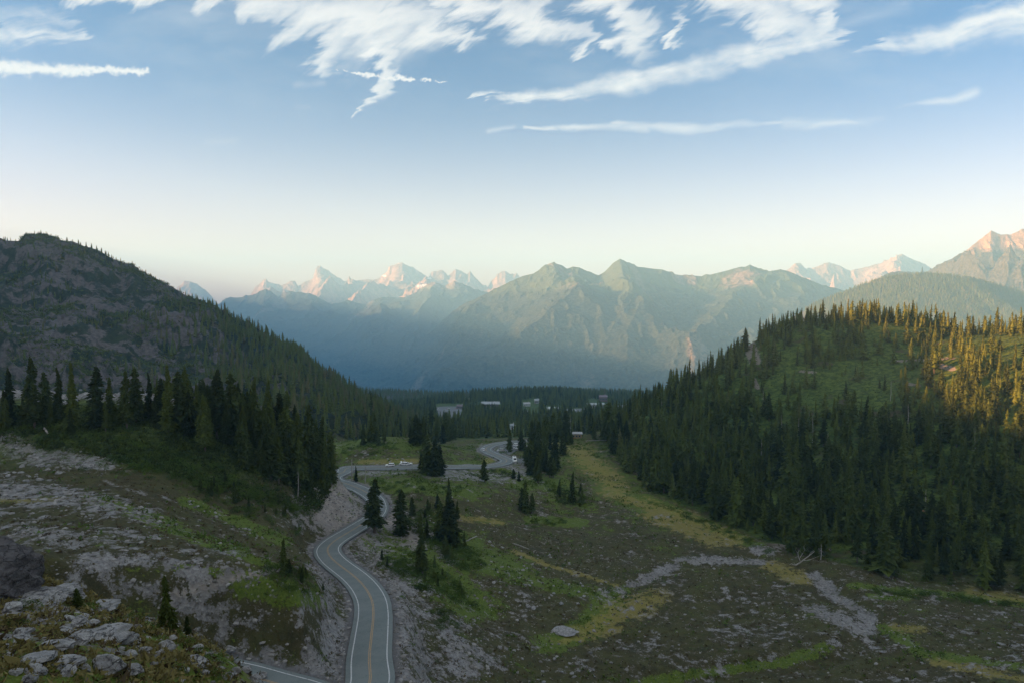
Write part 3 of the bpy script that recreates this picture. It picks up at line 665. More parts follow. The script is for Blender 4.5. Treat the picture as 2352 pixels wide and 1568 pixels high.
RIGHT = [(1960, 690), (2000, 650), (2030, 630), (2060, 622), (2085, 625), (2120, 624), (2140, 612), (2160, 604), (2185, 590), (2210, 576), (2235, 556), (2255, 540), (2268, 528), (2278, 532), (2290, 540), (2310, 537), (2330, 528), (2345, 524), (2352, 520), (2400, 505), (2500, 480), (2700, 470)]
WOOD = [(1780, 760), (1830, 722), (1870, 700), (1920, 680), (1980, 655), (2040, 637), (2110, 631), (2160, 633), (2215, 640), (2270, 652), (2330, 670), (2400, 690), (2700, 700)]
def snow_f(X, Y, Z):
    px, py = project(X, Y, Z); s = np.zeros(px.shape)
    for a, b_, rx, ry in [(916, 605, 5, 1), (963, 657, 9, 2.6), (975, 656, 6, 3.4), (882, 634, 5, 2), (986, 640, 5, 2), (1062, 660, 5, 2)]:
        s = np.maximum(s, (((px - a) / rx) ** 2 + ((py - b_) / ry) ** 2 < 1) * 1.0)
    return s
mountain('mountain', FAR_L, 9800, 3200, 1200, -350, MT_far, 51, (900, .36), 1000, 260, 0.75, (44, 150), attrs=snow_f, spurs=[([(735, 0), (760, .3), (700, .8)], 260, 50), ([(918, 0), (860, .3), (800, .7)], 300, 60), ([(918, 0), (985, .35), (1000, .8)], 220, 50), ([(613, 0), (640, .6)], 150, 35)])
mountain('mountain', LOW_L, 7200, 2600, 900, -560, MT_low, 61, (800, .16), 800, 260, .85, (26, 130), spurs=[([(612, 0), (590, .4), (540, .9)], 160, 60), ([(840, 0), (880, .5), (860, .9)], 150, 60), ([(1000, 0), (960, .4), (940, .9)], 180, 60)])
o_mid, MIDG = mountain('mountain', MID, 5200, 2300, 1200, -560, MT_mid, 75, (620, .15), 1200, 360, .95, (18, 90), spurs=[([(1270, 0), (1340, .2), (1300, .35), (1200, .6), (1060, .85)], 130, 150), ([(1423, 0), (1470, .3), (1440, .8)], 70, 90), ([(1710, 0), (1650, .4), (1560, .85)], 90, 110), ([(1130, 0), (1060, .3), (980, .7)], 50, 90), ([(1850, 0), (1800, .5), (1740, .9)], 60, 90)])
mountain('mountain', FAR_R, 8600, 2500, 1000, -450, MT_far, 83, (800, .36), 600, 240, .8, (34, 140), spurs=[([(1830, 0), (1810, .5)], 150, 40), ([(2066, 0), (2000, .4)], 200, 50), ([(1900, 0), (1910, .5)], 150, 40)], attrs=lambda X, Y, Z: X * 0)
mountain('mountain', RIGHT, 4600, 1500, 1200, -300, MT_right, 97, (520, .30), 800, 320, .8, (20, 80), spurs=[([(2268, 0), (2200, .25), (2110, .7)], 150, 55), ([(2345, 0), (2330, .3), (2280, .8)], 130, 45), ([(2140, 0), (2080, .5)], 90, 45)])
o_wood, WOODG = mountain('mountain', WOOD, 3300, 1100, 700, -420, MT_wood, 103, (420, .12), 700, 240, .9, (0, 60))
# unseen high ground left and behind; left crests shaped to block low sun
def high_ground(name, fn, x0, x1, y0, y1, nx, ny, mat):
    X, Y = np.meshgrid(np.linspace(x0, x1, nx), np.linspace(y0, y1, ny)); Z = fn(X, Y)
    return tag(mesh_np(name, np.stack([X, Y, Z], -1).reshape(-1, 3), grid_faces(ny, nx), mat, smooth=True), kind='structure')
def west_shade_ridge(X, Y):
    top = np.interp(Y, [-900, -300, 0, 60, 90, 112, 146, 185, 215, 260, 320, 600, 900, 1100, 1300, 1500, 1800, 2200, 2500], WEST_SHADE)
    d = np.abs(X + 1150) / np.interp(Y, [1150, 1600], [560, 230]); low = np.interp(Y, [1150, 1600], [-260, -760])
    return low + (top - low) * np.clip(1 - d, 0, 1) ** .8 + 8 * (ridged(X / 160, Y / 160, 5, .5, 5) - .4)
WEST_SHADE = [190, 220, 212, 208, 206, 208, 215, 229, 238, 252, 266, 268, 262, 245, 180, 145, 112, 50, -150]
high_ground('hillside', west_shade_ridge, -1800, -560, -900, 2500, 120, 320, MT_wood)  # unseen ridge, crest heights shaped so its shadow covers valley and hill
def back_slope(X, Y):
    r = np.hypot(X, Y); return -3.4 - 6 * (Y > 0) * 0 + 10 * sstep(-Y, 0, 200) - np.clip(np.abs(X) - 40, 0, 400) * .16 + .6 * fbm(X / 9, Y / 9, 4)
high_ground('hillside', back_slope, -480, 480, -400, 5.5, 160, 90, MT_wood)
def far_west_shade(X, Y):
    X, Y = X / KM, Y / KM; top = np.interp(Y, [1500, 2600, 3600, 4400, 5200, 6200], [450, 640, 710, 730, 680, 470])
    return KM * (-500 + (top + 500) * np.clip(1 - np.abs(X + 4300 + (Y - 3000) * .3) / 1500, 0, 1) + 120 * (ridged(X / 700, Y / 700, 5, .5, 9) - .4))
high_ground('mountain', far_west_shade, -6500 * KM, -2300 * KM, 900 * KM, 7000 * KM, 100, 130, MT_wood)  # unseen range added to shade the lower faces of the central mountain
# valley floor that reaches the horizon
Vv = [(-20000, -3000, -1010), (20000, -3000, -1010), (20000, 20000, -1010), (-20000, 20000, -1010)]
tag(mesh_np('valley_floor', Vv, [(0, 1, 2, 3)], MT_wood), kind='structure')

# ================================================================ haze
def haze():
    bm = bmesh.new(); bmesh.ops.create_cube(bm, size=1)
    me = bpy.data.meshes.new('haze'); bm.to_mesh(me); bm.free(); o = bpy.data.objects.new('haze', me); C.objects.link(o)
    top = 30 + max(max(v.co.z for v in ob.data.vertices) for ob in C.objects if ob.type == 'MESH' and ob.get('kind') == 'structure'); print('haze top', top)
    o.scale = (40400, 23400, top + 1011); o.location = (0, 8500, (top - 1011) / 2)
    m = bpy.data.materials.new('haze'); m.use_nodes = True; n = NT(m.node_tree); n.n.clear()
    v = n.node('ShaderNodeVolumePrincipled'); v.inputs['Color'].default_value = HAZE_COL; v.inputs['Density'].default_value = HAZE_D
    v.inputs['Anisotropy'].default_value = 0.0
    out = n.node('ShaderNodeOutputMaterial'); n.l.new(v.outputs[0], out.inputs['Volume'])
    me.materials.append(m); tag(o, kind='stuff')
HAZE_D, HAZE_COL = 8.4e-5, (.30, .68, 1.0, 1)
haze()

# ================================================================ plants
rng = np.random.default_rng(7)
def needle_material(name, dark, light, var=.25):
    m, n, b = new_mat(name)
    oi = n.node('ShaderNodeObjectInfo'); f = n.noise(n.node('ShaderNodeTexCoord').outputs['Object'], .9, 3, .6)
    k = n.math('ADD', n.math('MULTIPLY', f, .9), n.math('ADD', n.math('MULTIPLY', oi.outputs['Random'], .35), n.math('MULTIPLY', n.attr('tint'), .6)))
    c = n.mix(n.smooth(k, .25, 1.05), dark, light)
    brown = n.smooth(n.math('ADD', n.attr('tint'), n.math('MULTIPLY', n.math('SUBTRACT', oi.outputs['Random'], .5), .3)), .86, .98)
    c = n.mix(n.math('MULTIPLY', brown, .55), c, (.13, .10, .06))
    n.put(b.inputs['Base Color'], c); b.inputs['Roughness'].default_value = .8
    return m
M_needle = needle_material('conifer_needles', (.005, .012, .003), (.100, .135, .023))
M_needle_far = needle_material('forest_needles', (.004, .010, .003), (.082, .106, .019))
M_shrub = needle_material('shrub_leaves', (.010, .028, .004), (.070, .115, .016)); M_under = needle_material('undergrowth_leaves', (.008, .018, .004), (.055, .080, .014))
M_bark = simple('bark', (.115, .095, .080), .9, .1, .35, 4)
M_dead = simple('weathered_wood', (.30, .28, .26), .85, .15, .25, 3)

def tube_np(pts, rads, sides=6, cap=True):
    P_ = np.array(pts, float); V = []; F = []
    for i, p in enumerate(P_):
        d = P_[min(i + 1, len(P_) - 1)] - P_[max(i - 1, 0)]; d /= np.linalg.norm(d) + 1e-9
        a = np.cross(d, [0, 0, 1]) if abs(d[2]) < .95 else np.cross(d, [1, 0, 0]); a /= np.linalg.norm(a); b_ = np.cross(d, a)
        for k in range(sides):
            t = 2 * math.pi * k / sides; V.append(p + rads[i] * (a * math.cos(t) + b_ * math.sin(t)))
    for i in range(len(P_) - 1):
        for k in range(sides):
            k2 = (k + 1) % sides; a0, a1, b0, b1 = i * sides + k, i * sides + k2, (i + 1) * sides + k, (i + 1) * sides + k2
            F += [(a0, a1, b1), (a0, b1, b0)]
    if cap:
        n0 = len(V); V.append(P_[-1]); 
        for k in range(sides): F.append(((len(P_) - 1) * sides + k, (len(P_) - 1) * sides + (k + 1) % sides, n0))
    return np.array(V), np.array(F)

def conifer(seed, H=1.0, R=.14, levels=38, per=5, z0=.06, power=.8, detail=2, gap=.08, lean=0.0, forks=0):
    """unit-height conifer: crown triangles and a trunk; every branch is a drooping frond with side sprays"""
    g = np.random.default_rng(seed); T = []
    lump = g.uniform(.75, 1.2, 12)
    def axis(z): return np.array([lean * z * z + .012 * math.sin(z * 9 + seed), .010 * math.sin(z * 7 + 2 * seed), z])
    for i in range(levels):
        f = (i + g.uniform(-.3, .3)) / levels; f = min(max(f, 0), .995); z = z0 + (1 - z0) * f
        prof = (1 - f) ** power * (.55 + .45 * min(1, f * 7 + .2)) * lump[int(f * 11.9)]
        for k in range(per):
            if g.random() < gap: continue
            a = g.uniform(0, 2 * math.pi); L = R * prof * g.uniform(.55, 1.25) + .012
            d = np.array([math.cos(a), math.sin(a), 0]); s = np.array([-d[1], d[0], 0])
            droop = g.uniform(.15, .55) * L; up = g.uniform(-.1, .35) * L * (f > .8)
            o = axis(z); w = L * g.uniform(.16, .30) + .004
            def pt(u, lat): return o + d * L * u + s * lat + np.array([0, 0, -droop * u * u + up * u])
            th = g.uniform(.010, .022)
            T.append((pt(0, 0), pt(.55, w), pt(1, 0))); T.append((pt(0, 0), pt(1, 0), pt(.55, -w)))
            T.append((pt(.15, 0), pt(.95, 0), pt(.6, 0) - np.array([0, 0, th * 1.8])))
            if detail > 1:
                for j in range(detail):
                    u = g.uniform(.35, .85); sgn = g.choice([-1, 1]); q = pt(u, 0); e = q + d * L * .22 + s * sgn * w * 1.5 - np.array([0, 0, th])
                    T.append((q, e, q + s * sgn * w * .7 - np.array([0, 0, th * 1.6])))
    prev = None                                         # the dense inside of the crown
    for f in np.linspace(0, .97, 9 if levels > 12 else 4):
        z = z0 + (1 - z0) * f; r = R * (1 - f) ** power * .42 * lump[int(f * 11.9)] + .002; c0 = axis(z)
        ring = [c0 + r * np.array([math.cos(a_), math.sin(a_), 0]) for a_ in np.arange(6) * math.pi / 3 + f * 2]
        if prev is not None:
            for k in range(6): T.append((prev[k], prev[(k + 1) % 6], ring[k])); T.append((prev[(k + 1) % 6], ring[(k + 1) % 6], ring[k]))
        prev = ring
    top = axis(1.0)
    for k in range(3):
        a = k * 2.1; T.append((top + (0, 0, .03), axis(.93) + (.012 * math.cos(a), .012 * math.sin(a), 0), axis(.93) + (.012 * math.cos(a + 2), .012 * math.sin(a + 2), 0)))
    V = np.array(T).reshape(-1, 3); F = np.arange(len(V)).reshape(-1, 3)
    tv, tf = tube_np([axis(z) for z in (-.04, .12, .4, .7, .96)], [.019, .015, .011, .007, .002], 6)
    return V, F, tv, tf
def forest_template(seed, levels=13, per=4, R=.17, power=.8):
    V, F, _, _ = conifer(seed, R=R, levels=levels, per=per, z0=.03, power=power, detail=1, gap=.02)
    return V

def tree_mesh(name, V, F, mat, tint=None):
    o = mesh_np(name, V, F, mat); me = o.data
    C.objects.unlink(o); bpy.data.objects.remove(o); return me
NEAR = []
for i in range(7):
    V, F, tv, tf = conifer(100 + i, R=[.13, .16, .11, .18, .145, .12, .2][i], levels=[52, 46, 56, 44, 50, 60, 40][i], per=6, z0=[.05, .1, .04, .03, .16, .06, .05][i], power=[.75, .65, .85, .6, .7, .9, .5][i], detail=3, gap=[.05, .12, .05, .05, .2, .1, .05][i])
    NEAR.append((tree_mesh('crown', V, F, M_needle), tree_mesh('trunk', tv, tf, M_bark)))
MIDT = []
for i in range(6):
    V, F, tv, tf = conifer(200 + i, R=[.18, .21, .155, .20, .23, .18][i], levels=[34, 30, 36, 32, 28, 34][i], per=5, z0=[.06, .12, .04, .08, .03, .2][i], power=[.75, .7, .9, .65, .6, .8][i], detail=2, gap=[.04, .1, .04, .1, .04, .15][i])
    MIDT.append((tree_mesh('crown', V, F, M_needle), tree_mesh('trunk', tv, tf, M_bark)))
def put_tree(name, X, Y, H, kind, wide=1.0, label=None, group=None, cat='tree', lean=0.0, z=None):
    cr, tr = kind; z = float(ground_z(X, Y)[0]) if z is None else z
    e = empty(name, (X, Y, z - .02 * H), rng.uniform(0, 6.28)); e.scale = (H * wide, H * wide, H); e.rotation_euler[1] = lean + rng.normal(0, .022); e.rotation_euler[0] = rng.normal(0, .022)
    for nm, me in (('crown', cr), ('trunk', tr)):
        o = bpy.data.objects.new(nm, me); C.objects.link(o); o.parent = e
    tag(e, label, cat, group); return e
def tree_at(px, pyb, pyt, kind, name='hemlock_tree', wide=1.0, label=None, group=None, lean=0.0):
    X, Y, Z = on_ground(px, pyb); H = (pyb - pyt) / 1568 * Y * 1.0
    return put_tree(name, X, Y, H, kind, wide, label, group, lean=lean)

def sample_plan(n, x0, x1, y0, y1, seed, spacing):
    """roughly even random points in plan"""
    g = np.random.default_rng(seed); X = g.uniform(x0, x1, n); Y = g.uniform(y0, y1, n)
    cell = {}; keep = []
    for i, (x, y) in enumerate(zip(X, Y)):
        c = (int(x // spacing), int(y // spacing)); ok = True
        for dx in (-1, 0, 1):
            for dy in (-1, 0, 1):
                for j in cell.get((c[0] + dx, c[1] + dy), ()):
                    if (X[j] - x) ** 2 + (Y[j] - y) ** 2 < spacing * spacing: ok = False
        if ok: cell.setdefault(c, []).append(i); keep.append(i)
    return X[keep], Y[keep]
def inpoly(px, py, poly):
    c = np.zeros(np.shape(px), bool); P_ = poly + poly[:1]
    for (x0, y0), (x1, y1) in zip(P_[:-1], P_[1:]):
        if y0 != y1:
            t = (py >= min(y0, y1)) & (py < max(y0, y1)); c ^= t & (px < (x1 - x0) * (py - y0) / (y1 - y0) + x0)
    return c
def visible(X, Y, Z, H):
    """whether the top of a tree clears the ground in front of it"""
    q = X / Y; ci = np.clip(((1176 + 1568 * q - COLS[0]) / 3.4).astype(int), 0, len(COLS) - 1); r = np.searchsorted(ROWS, Y)
    TT = np.maximum.accumulate(Zg / ROWS[:, None], axis=0); return (Z + H) / Y > TT[np.clip(r - 1, 0, len(ROWS) - 1), ci]
def merged_forest(name, X, Y, Z, H, temps, mat, seed, wide=(.7, 1.45), label=None):
    g = np.random.default_rng(seed); Vs, Ts = [], []
    for t, V in enumerate(temps):
        s = np.arange(len(X)) % len(temps) == t; n_ = s.sum()
        if not n_: continue
        a = g.uniform(0, 6.28, n_); w = g.uniform(*wide, n_) * H[s]; ca, sa = np.cos(a) * w, np.sin(a) * w
        P_ = np.empty((n_, len(V), 3), np.float32)
        P_[:, :, 0] = V[None, :, 0] * ca[:, None] - V[None, :, 1] * sa[:, None] + X[s][:, None]
        P_[:, :, 1] = V[None, :, 0] * sa[:, None] + V[None, :, 1] * ca[:, None] + Y[s][:, None]
        P_[:, :, 2] = V[None, :, 2] * H[s][:, None] + Z[s][:, None] - .4
        Vs.append(P_.reshape(-1, 3)); Ts.append(np.repeat(g.uniform(0, 1, n_), len(V)))
    V = np.concatenate(Vs); return tag(mesh_np(name, V, np.arange(len(V)).reshape(-1, 3), mat, attrs=dict(tint=np.concatenate(Ts))), kind='stuff')
FT_hi = [forest_template(300 + i, 22, 5, [.18, .215, .155, .23, .195][i], [.8, .7, .95, .7, .8][i]) for i in range(5)]
FT_lo = [forest_template(320 + i, 9, 5, [.22, .26, .2, .28][i], .75) for i in range(4)]

# ---- right hill forest
HX, HY = sample_plan(30000, -10, 430, 195, 640, 5, 3.9)
hp = np.stack(project(HX, HY, ground_z(HX, HY)), -1); HZ = ground_z(HX, HY)
edge = [(1385, 985), (1405, 1030), (1440, 1090), (1480, 1125), (1560, 1155), (1640, 1190), (1700, 1215), (1760, 1240), (1830, 1275), (1900, 1290), (1980, 1305), (2060, 1325), (2150, 1345), (2260, 1360), (2500, 1375)]
poly = edge + [(2600, 600), (1385, 600)]
inside = inpoly(hp[:, 0], hp[:, 1], poly)
CLEAR = [([(1730, 895), (1800, 845), (1900, 850), (2010, 842), (2110, 850), (2125, 905), (2050, 950), (1900, 955), (1810, 960), (1745, 945)], .90),
         ([(1995, 760), (2060, 745), (2110, 760), (2100, 800), (2185, 775), (2195, 860), (2100, 865), (2000, 860), (1950, 840), (1990, 790)], .76),
         ([(1715, 785), (1740, 785), (1745, 835), (1718, 838)], 1.0), ([(2100, 850), (2210, 810), (2200, 905), (2130, 890)], .8), ([(2200, 770), (2352, 770), (2500, 770), (2500, 850), (2230, 830)], .8),
         ([(1600, 880), (1690, 850), (1720, 900), (1640, 930)], .45), ([(1840, 1010), (1990, 990), (2010, 1060), (1860, 1100)], .4), ([(2050, 1080), (2200, 1060), (2200, 1200), (2060, 1180)], .45),
         ([(1740, 1120), (1840, 1120), (1860, 1220), (1760, 1200)], .25), ([(2180, 1240), (2352, 1240), (2352, 1330), (2200, 1320)], .3), ([(1400, 940), (1500, 900), (1560, 930), (1460, 1000)], .2)]
gk = np.random.default_rng(21); pr = gk.random(len(HX)); keep = inside.copy()
for pg, pk in CLEAR: keep &= ~(inpoly(hp[:, 0], hp[:, 1], pg) & (pr < pk))
clump = fbm(HX / 16, HY / 16, 3, .5, 77); keep &= (clump + gk.uniform(-.5, .5, len(HX)) > -.36)
keep &= road_dist(HX, HY) > 7
keep &= gk.random(len(HX)) < .88 + .12 * sstep(HY, 330, 480)
HX, HY, HZ, hp = HX[keep], HY[keep], HZ[keep], hp[keep]
HH = np.clip(gk.normal(15.5, 4.2, len(HX)), 5, 25) * (1 - .14 * sstep(HY, 330, 500)) * np.where(gk.random(len(HX)) < .25, .55, 1)
vis = visible(HX, HY, HZ, HH) & (hp[:, 0] > 1370) & (hp[:, 0] < 2480)
HX, HY, HZ, hp, HH = HX[vis], HY[vis], HZ[vis], hp[vis], HH[vis]
inframe = (hp[:, 0] < 2360)
size = HH / HY * inframe; order = np.argsort(-size); big, rest = order[:290], order[290:]
def hill_label(px, py):
    if py > 1230: return 'tall dark conifer at the forest edge above the gravel flats, foot of the hillside'
    if px < 1560: return 'dark conifer low on the shoulder of the wooded hill beside the yellow meadow strip'
    if px > 2150: return 'dark conifer in the shaded lower forest at the far side of the hill'
    return 'tall dark conifer in the dense forest covering the lower hillside'
for j, i in enumerate(big):
    put_tree('fir_tree', HX[i], HY[i], HH[i], MIDT[j % 6], rng.uniform(.7, 1.35), hill_label(*hp[i]), 'conifers covering the lower hillside', z=float(HZ[i]))
merged_forest('hillside_forest', HX[rest], HY[rest], HZ[rest], HH[rest], FT_hi, M_needle_far, 4)
print('hill trees', len(HX))

# ---- left ridge stand
LX, LY = sample_plan(9000, -240, -55, 185, 300, 9, 3.4); LZ = ground_z(LX, LY); lp = np.stack(project(LX, LY, LZ), -1)
k1 = inpoly(lp[:, 0], lp[:, 1], [(345, 930), (450, 940), (560, 965), (660, 1010), (730, 1060), (770, 1100), (740, 1135), (705, 1150), (600, 1090), (470, 1040), (350, 1005)])
k2 = inpoly(lp[:, 0], lp[:, 1], [(-60, 940), (240, 945), (345, 935), (350, 1000), (220, 1010), (100, 990), (-60, 990)])
gk = np.random.default_rng(31); pr = gk.random(len(LX)); kk = (k1 & (pr < .62)) | (k2 & (pr < .24)); kk &= road_dist(LX, LY) > 8
LX, LY, LZ, lp = LX[kk], LY[kk], LZ[kk], lp[kk]
def stand_label(i, px, py, hpx):
    a = ['slender', 'tall', 'ragged', 'full-crowned', 'narrow', 'dark'][i % 6]
    w = 'above the bare gravel slope' if px < 150 else 'in front of the pale rock band' if px < 350 else 'in the thick middle of the ridge stand' if px < 560 else 'near the steep end of the ridge stand' if px < 690 else 'above the road cut'
    return a, w
def stand_trees(P_, seed):
    g = np.random.default_rng(seed)
    for j, (px, pb, pt) in enumerate(P_):
        X, Y, Z = on_ground(px, pb); put_tree('hemlock_tree', X, Y, (pb - pt) / 1568 * Y, NEAR[[0, 4, 1, 2, 5, 3][j % 6]], g.uniform(.9, 1.15), STAND_LABELS[j] if j < len(STAND_LABELS) else None, 'hemlocks standing on the ridge across the gravel slope', z=Z)
STAND = [(22, 975, 838), (78, 985, 812), (108, 962, 848), (135, 965, 838), (168, 985, 824), (222, 985, 833), (256, 968, 860), (290, 985, 845), (312, 972, 838), (342, 962, 850), (385, 995, 830), (415, 990, 845), (432, 985, 835),
         (500, 1010, 840), (540, 1010, 848), (585, 1015, 858), (618, 1035, 866), (640, 1040, 893), (660, 1075, 890), (686, 1125, 935), (705, 1095, 920), (722, 1105, 955), (738, 1112, 948), (758, 1100, 985), (560, 1075, 930), (470, 1040, 900), (620, 1100, 950), (745, 1130, 1000), (765, 1112, 1010)]
STAND_LABELS = ['hemlock at the frame edge, first spire of the ridge stand', 'tallest broad hemlock near the bare end of the ridge stand', 'thin hemlock just behind the tallest broad one on the ridge', 'slim hemlock between the two tallest at the bare end of the ridge',
                'tall ragged hemlock in front of the pale rocks, fifth spire along the ridge', 'open-crowned hemlock with pale rocks showing on both its sides', 'short hemlock low against the pale rock band, seventh spire', 'tall hemlock over the grey boulders in the middle of the pale rock band',
                'hemlock twin with a thick rounded top before the mountain scree', 'small pointed hemlock just behind the rounded one', 'tall full hemlock where the thick part of the ridge stand begins', 'hemlock squeezed between two taller ones at the start of the thick stand', 'double-topped hemlock at the start of the thick stand',
                'broad dark hemlock standing high in the middle of the thick stand', 'slender hemlock next to the broad dark one in mid stand', 'very narrow pointed hemlock alone above the ridge line', 'tall hemlock with a dead grey side in the group of tall spires', 'second spire of the tall group behind the dead-sided hemlock', 'third and shorter spire of the tall group on the ridge',
                'hemlock with a long bare pale trunk at the lower edge of the stand', 'tall hemlock stepping down towards the road end of the stand', 'pointed hemlock near the road end of the stand', 'slim dark hemlock beside the pointed one at the road end', 'last short hemlock at the very end of the ridge stand',
                'large hemlock low on the slope below the thick stand', 'hemlock low on the slope left of the large one', 'hemlock on the lower slope with its foot among green shrubs', 'hemlock directly above the pale road cut', 'short hemlock leaning over the road cut top']
stand_trees(STAND, 3)
ms = sorted(range(len(LX)), key=lambda i: -LZ[i])
for j, i in enumerate(ms[:120]):
    px, py = lp[i]; near_end = 1.0
    a, w = stand_label(j, px, py, 0)
    H = rng.uniform(10, 19) * (.62 if px > 700 or px < 345 else 1) * (.85 if py < 960 else 1)
    put_tree('hemlock_tree', LX[i], LY[i], H, NEAR[j % 6], rng.uniform(.85, 1.15), f'dark hemlock crowded among its neighbours {w}', 'hemlocks filling the ridge stand ' + w, z=float(LZ[i]))

# ---- single trees of the pass, read off one by one: px, foot, top, variant, width, label
SINGLE = [
 (858, 1222, 1090, 4, 1.5, 'leaning hemlock with a bare lower trunk beside the road below the pale cut', .05),
 (919, 1228, 1115, 3, 1.25, 'dense dark hemlock standing alone right of the leaning roadside one', 0),
 (1028, 1246, 1130, 3, 1.55, 'widest dark hemlock at the head of the green bushy slope', 0),
 (1040, 1236, 1150, 0, 1.3, 'smaller hemlock tucked against the widest dark one', 0),
 (1012, 1240, 1140, 1, 1.2, 'hemlock forming the near shoulder of the widest dark clump', 0),
 (1032, 1180, 1092, 5, 1.0, 'thin spire rising behind the widest dark hemlock', 0),
 (969, 1318, 1203, 4, 1.15, 'hemlock with a pale trunk at the foot of the green bushy slope', 0),
 (983, 1088, 990, 1, 1.3, 'tall roadside hemlock right of the parked white cars', 0),
 (1000, 1092, 1000, 0, 1.5, 'broad hemlock with pale trunk in front of the lateral road', 0),
 (1011, 1090, 1016, 3, 1.2, 'lower hemlock joined to the broad roadside one', 0),
 (967, 1077, 1030, 0, 1.3, 'short hemlock at the near verge beside the parked white cars', 0),
 (1113, 1107, 1050, 4, 1.5, 'open hemlock standing before the gravel bank under the road bend', 0),
 (855, 1014, 941, 3, 1.35, 'thick round-topped hemlock on the grassy knob', 0),
 (834, 1021, 967, 0, 1.1, 'narrower hemlock beside the thick one on the grassy knob', 0),
 (957, 1022, 947, 3, 1.3, 'first tree of the clump on the far end of the grassy knob', 0),
 (970, 1012, 952, 1, 1.2, 'second tree of the clump on the grassy knob', 0),
 (991, 1008, 936, 3, 1.3, 'tallest tree of the clump on the grassy knob', 0),
 (1006, 1008, 950, 0, 1.2, 'tree just behind the tallest of the knob clump', 0),
 (1024, 1012, 941, 3, 1.3, 'broad tree at the road side of the knob clump', 0),
 (1040, 1010, 957, 1, 1.3, 'last lower tree of the knob clump', 0),
 (1171, 1037, 976, 2, 1.2, 'narrow dark conifer between the turnout and the parked cars', 0),
 (1197, 1034, 985, 1, 1.4, 'conifer right behind the cars parked at the turnout', 0),
 (1222, 1034, 960, 0, 1.4, 'tall conifer at the near end of the row past the turnout', 0),
 (1237, 1034, 962, 3, 1.2, 'second conifer of the row past the turnout', 0),
 (1254, 1020, 946, 1, 1.3, 'third conifer of the row past the turnout', 0),
 (1268, 1010, 941, 3, 1.2, 'fourth conifer of the row, in front of the white building', 0),
 (1284, 1010, 938, 0, 1.4, 'fifth conifer of the row past the turnout', 0),
 (1299, 1008, 937, 3, 1.2, 'end conifer of the row beside the grey dead tree', 0),
 (1342, 990, 931, 3, 1.1, 'left one of two full conifers behind the small flat-roofed hut', 0),
 (1357, 992, 928, 3, 1.4, 'right one of two full conifers behind the small flat-roofed hut', 0),
 (1399, 1008, 917, 1, 1.6, 'big conifer with a bare trunk where the hill forest starts', 0),
 (1420, 1020, 940, 0, 1.4, 'conifer next to the bare-trunked one at the start of the hill forest', 0),
 (1212, 1070, 1020, 1, 1.4, 'conifer on the bank next to the white van', 0),
 (1216, 1090, 1040, 0, 1.4, 'conifer below the road shoulder of the white van', 0),
 (1235, 1108, 1042, 4, 1.4, 'conifer with a bare pale trunk under the road bend', 0),
 (1248, 1078, 1018, 1, 1.5, 'dense conifer behind the bare-trunked one under the bend', 0),
 (1262, 1096, 1045, 4, 1.3, 'left one of a close pair of pale-trunked conifers', 0),
 (1272, 1096, 1047, 4, 1.3, 'right one of a close pair of pale-trunked conifers', 0),
 (1180, 1098, 1075, 3, 1.8, 'round dark conifer on the gravel bank below the bend', 0),
 (1192, 1104, 1079, 0, 1.5, 'small pointed conifer on the gravel bank below the bend', 0),
 (1207, 1176, 1098, 0, 1.2, 'front tree of the small clump alone on the brown meadow', 0),
 (1221, 1178, 1128, 4, 1.4, 'side tree with pale trunk in the small meadow clump', 0),
 (1199, 1172, 1116, 1, 1.2, 'rear tree of the small meadow clump', 0),
 (1313, 1155, 1078, 2, 1.1, 'tall thin spire in the thicket on the meadow slope', 0),
 (1285, 1134, 1094, 2, 1.2, 'short spire at the upper end of the meadow thicket', 0),
 (1336, 1158, 1112, 2, 1.2, 'short spire at the lower end of the meadow thicket', 0),
 (818, 1105, 1067, 2, 1.2, 'narrow young conifer between the two utility poles', 0),
 (651, 1322, 1228, 0, .9, 'small spire on the mound between gravel shelf and road', 0),
 (666, 1322, 1280, 3, 1.2, 'stunted conifer beside the spire on the mound', 0),
 (688, 1330, 1298, 3, 1.3, 'low wind-bent conifer on the road side of the mound', 0),
 (397, 1456, 1306, 6, .62, 'young fir close by among the boulders with a bent tip', -.11),
 (372, 1440, 1366, 6, .7, 'smaller young fir growing against the bent-tipped one', 0),
 (432, 1462, 1410, 6, 1.1, 'seedling fir at the foot of the young firs', 0),
 (177, 1398, 1346, 6, 1.6, 'low spreading young fir on the near rocky knoll', 0),
]
for (px, pb, pt, v, w, lab, ln) in SINGLE:
    tree_at(px, pb, pt, NEAR[v], 'hemlock_tree' if pb < 1400 else 'young_fir', w, lab, None, ln)

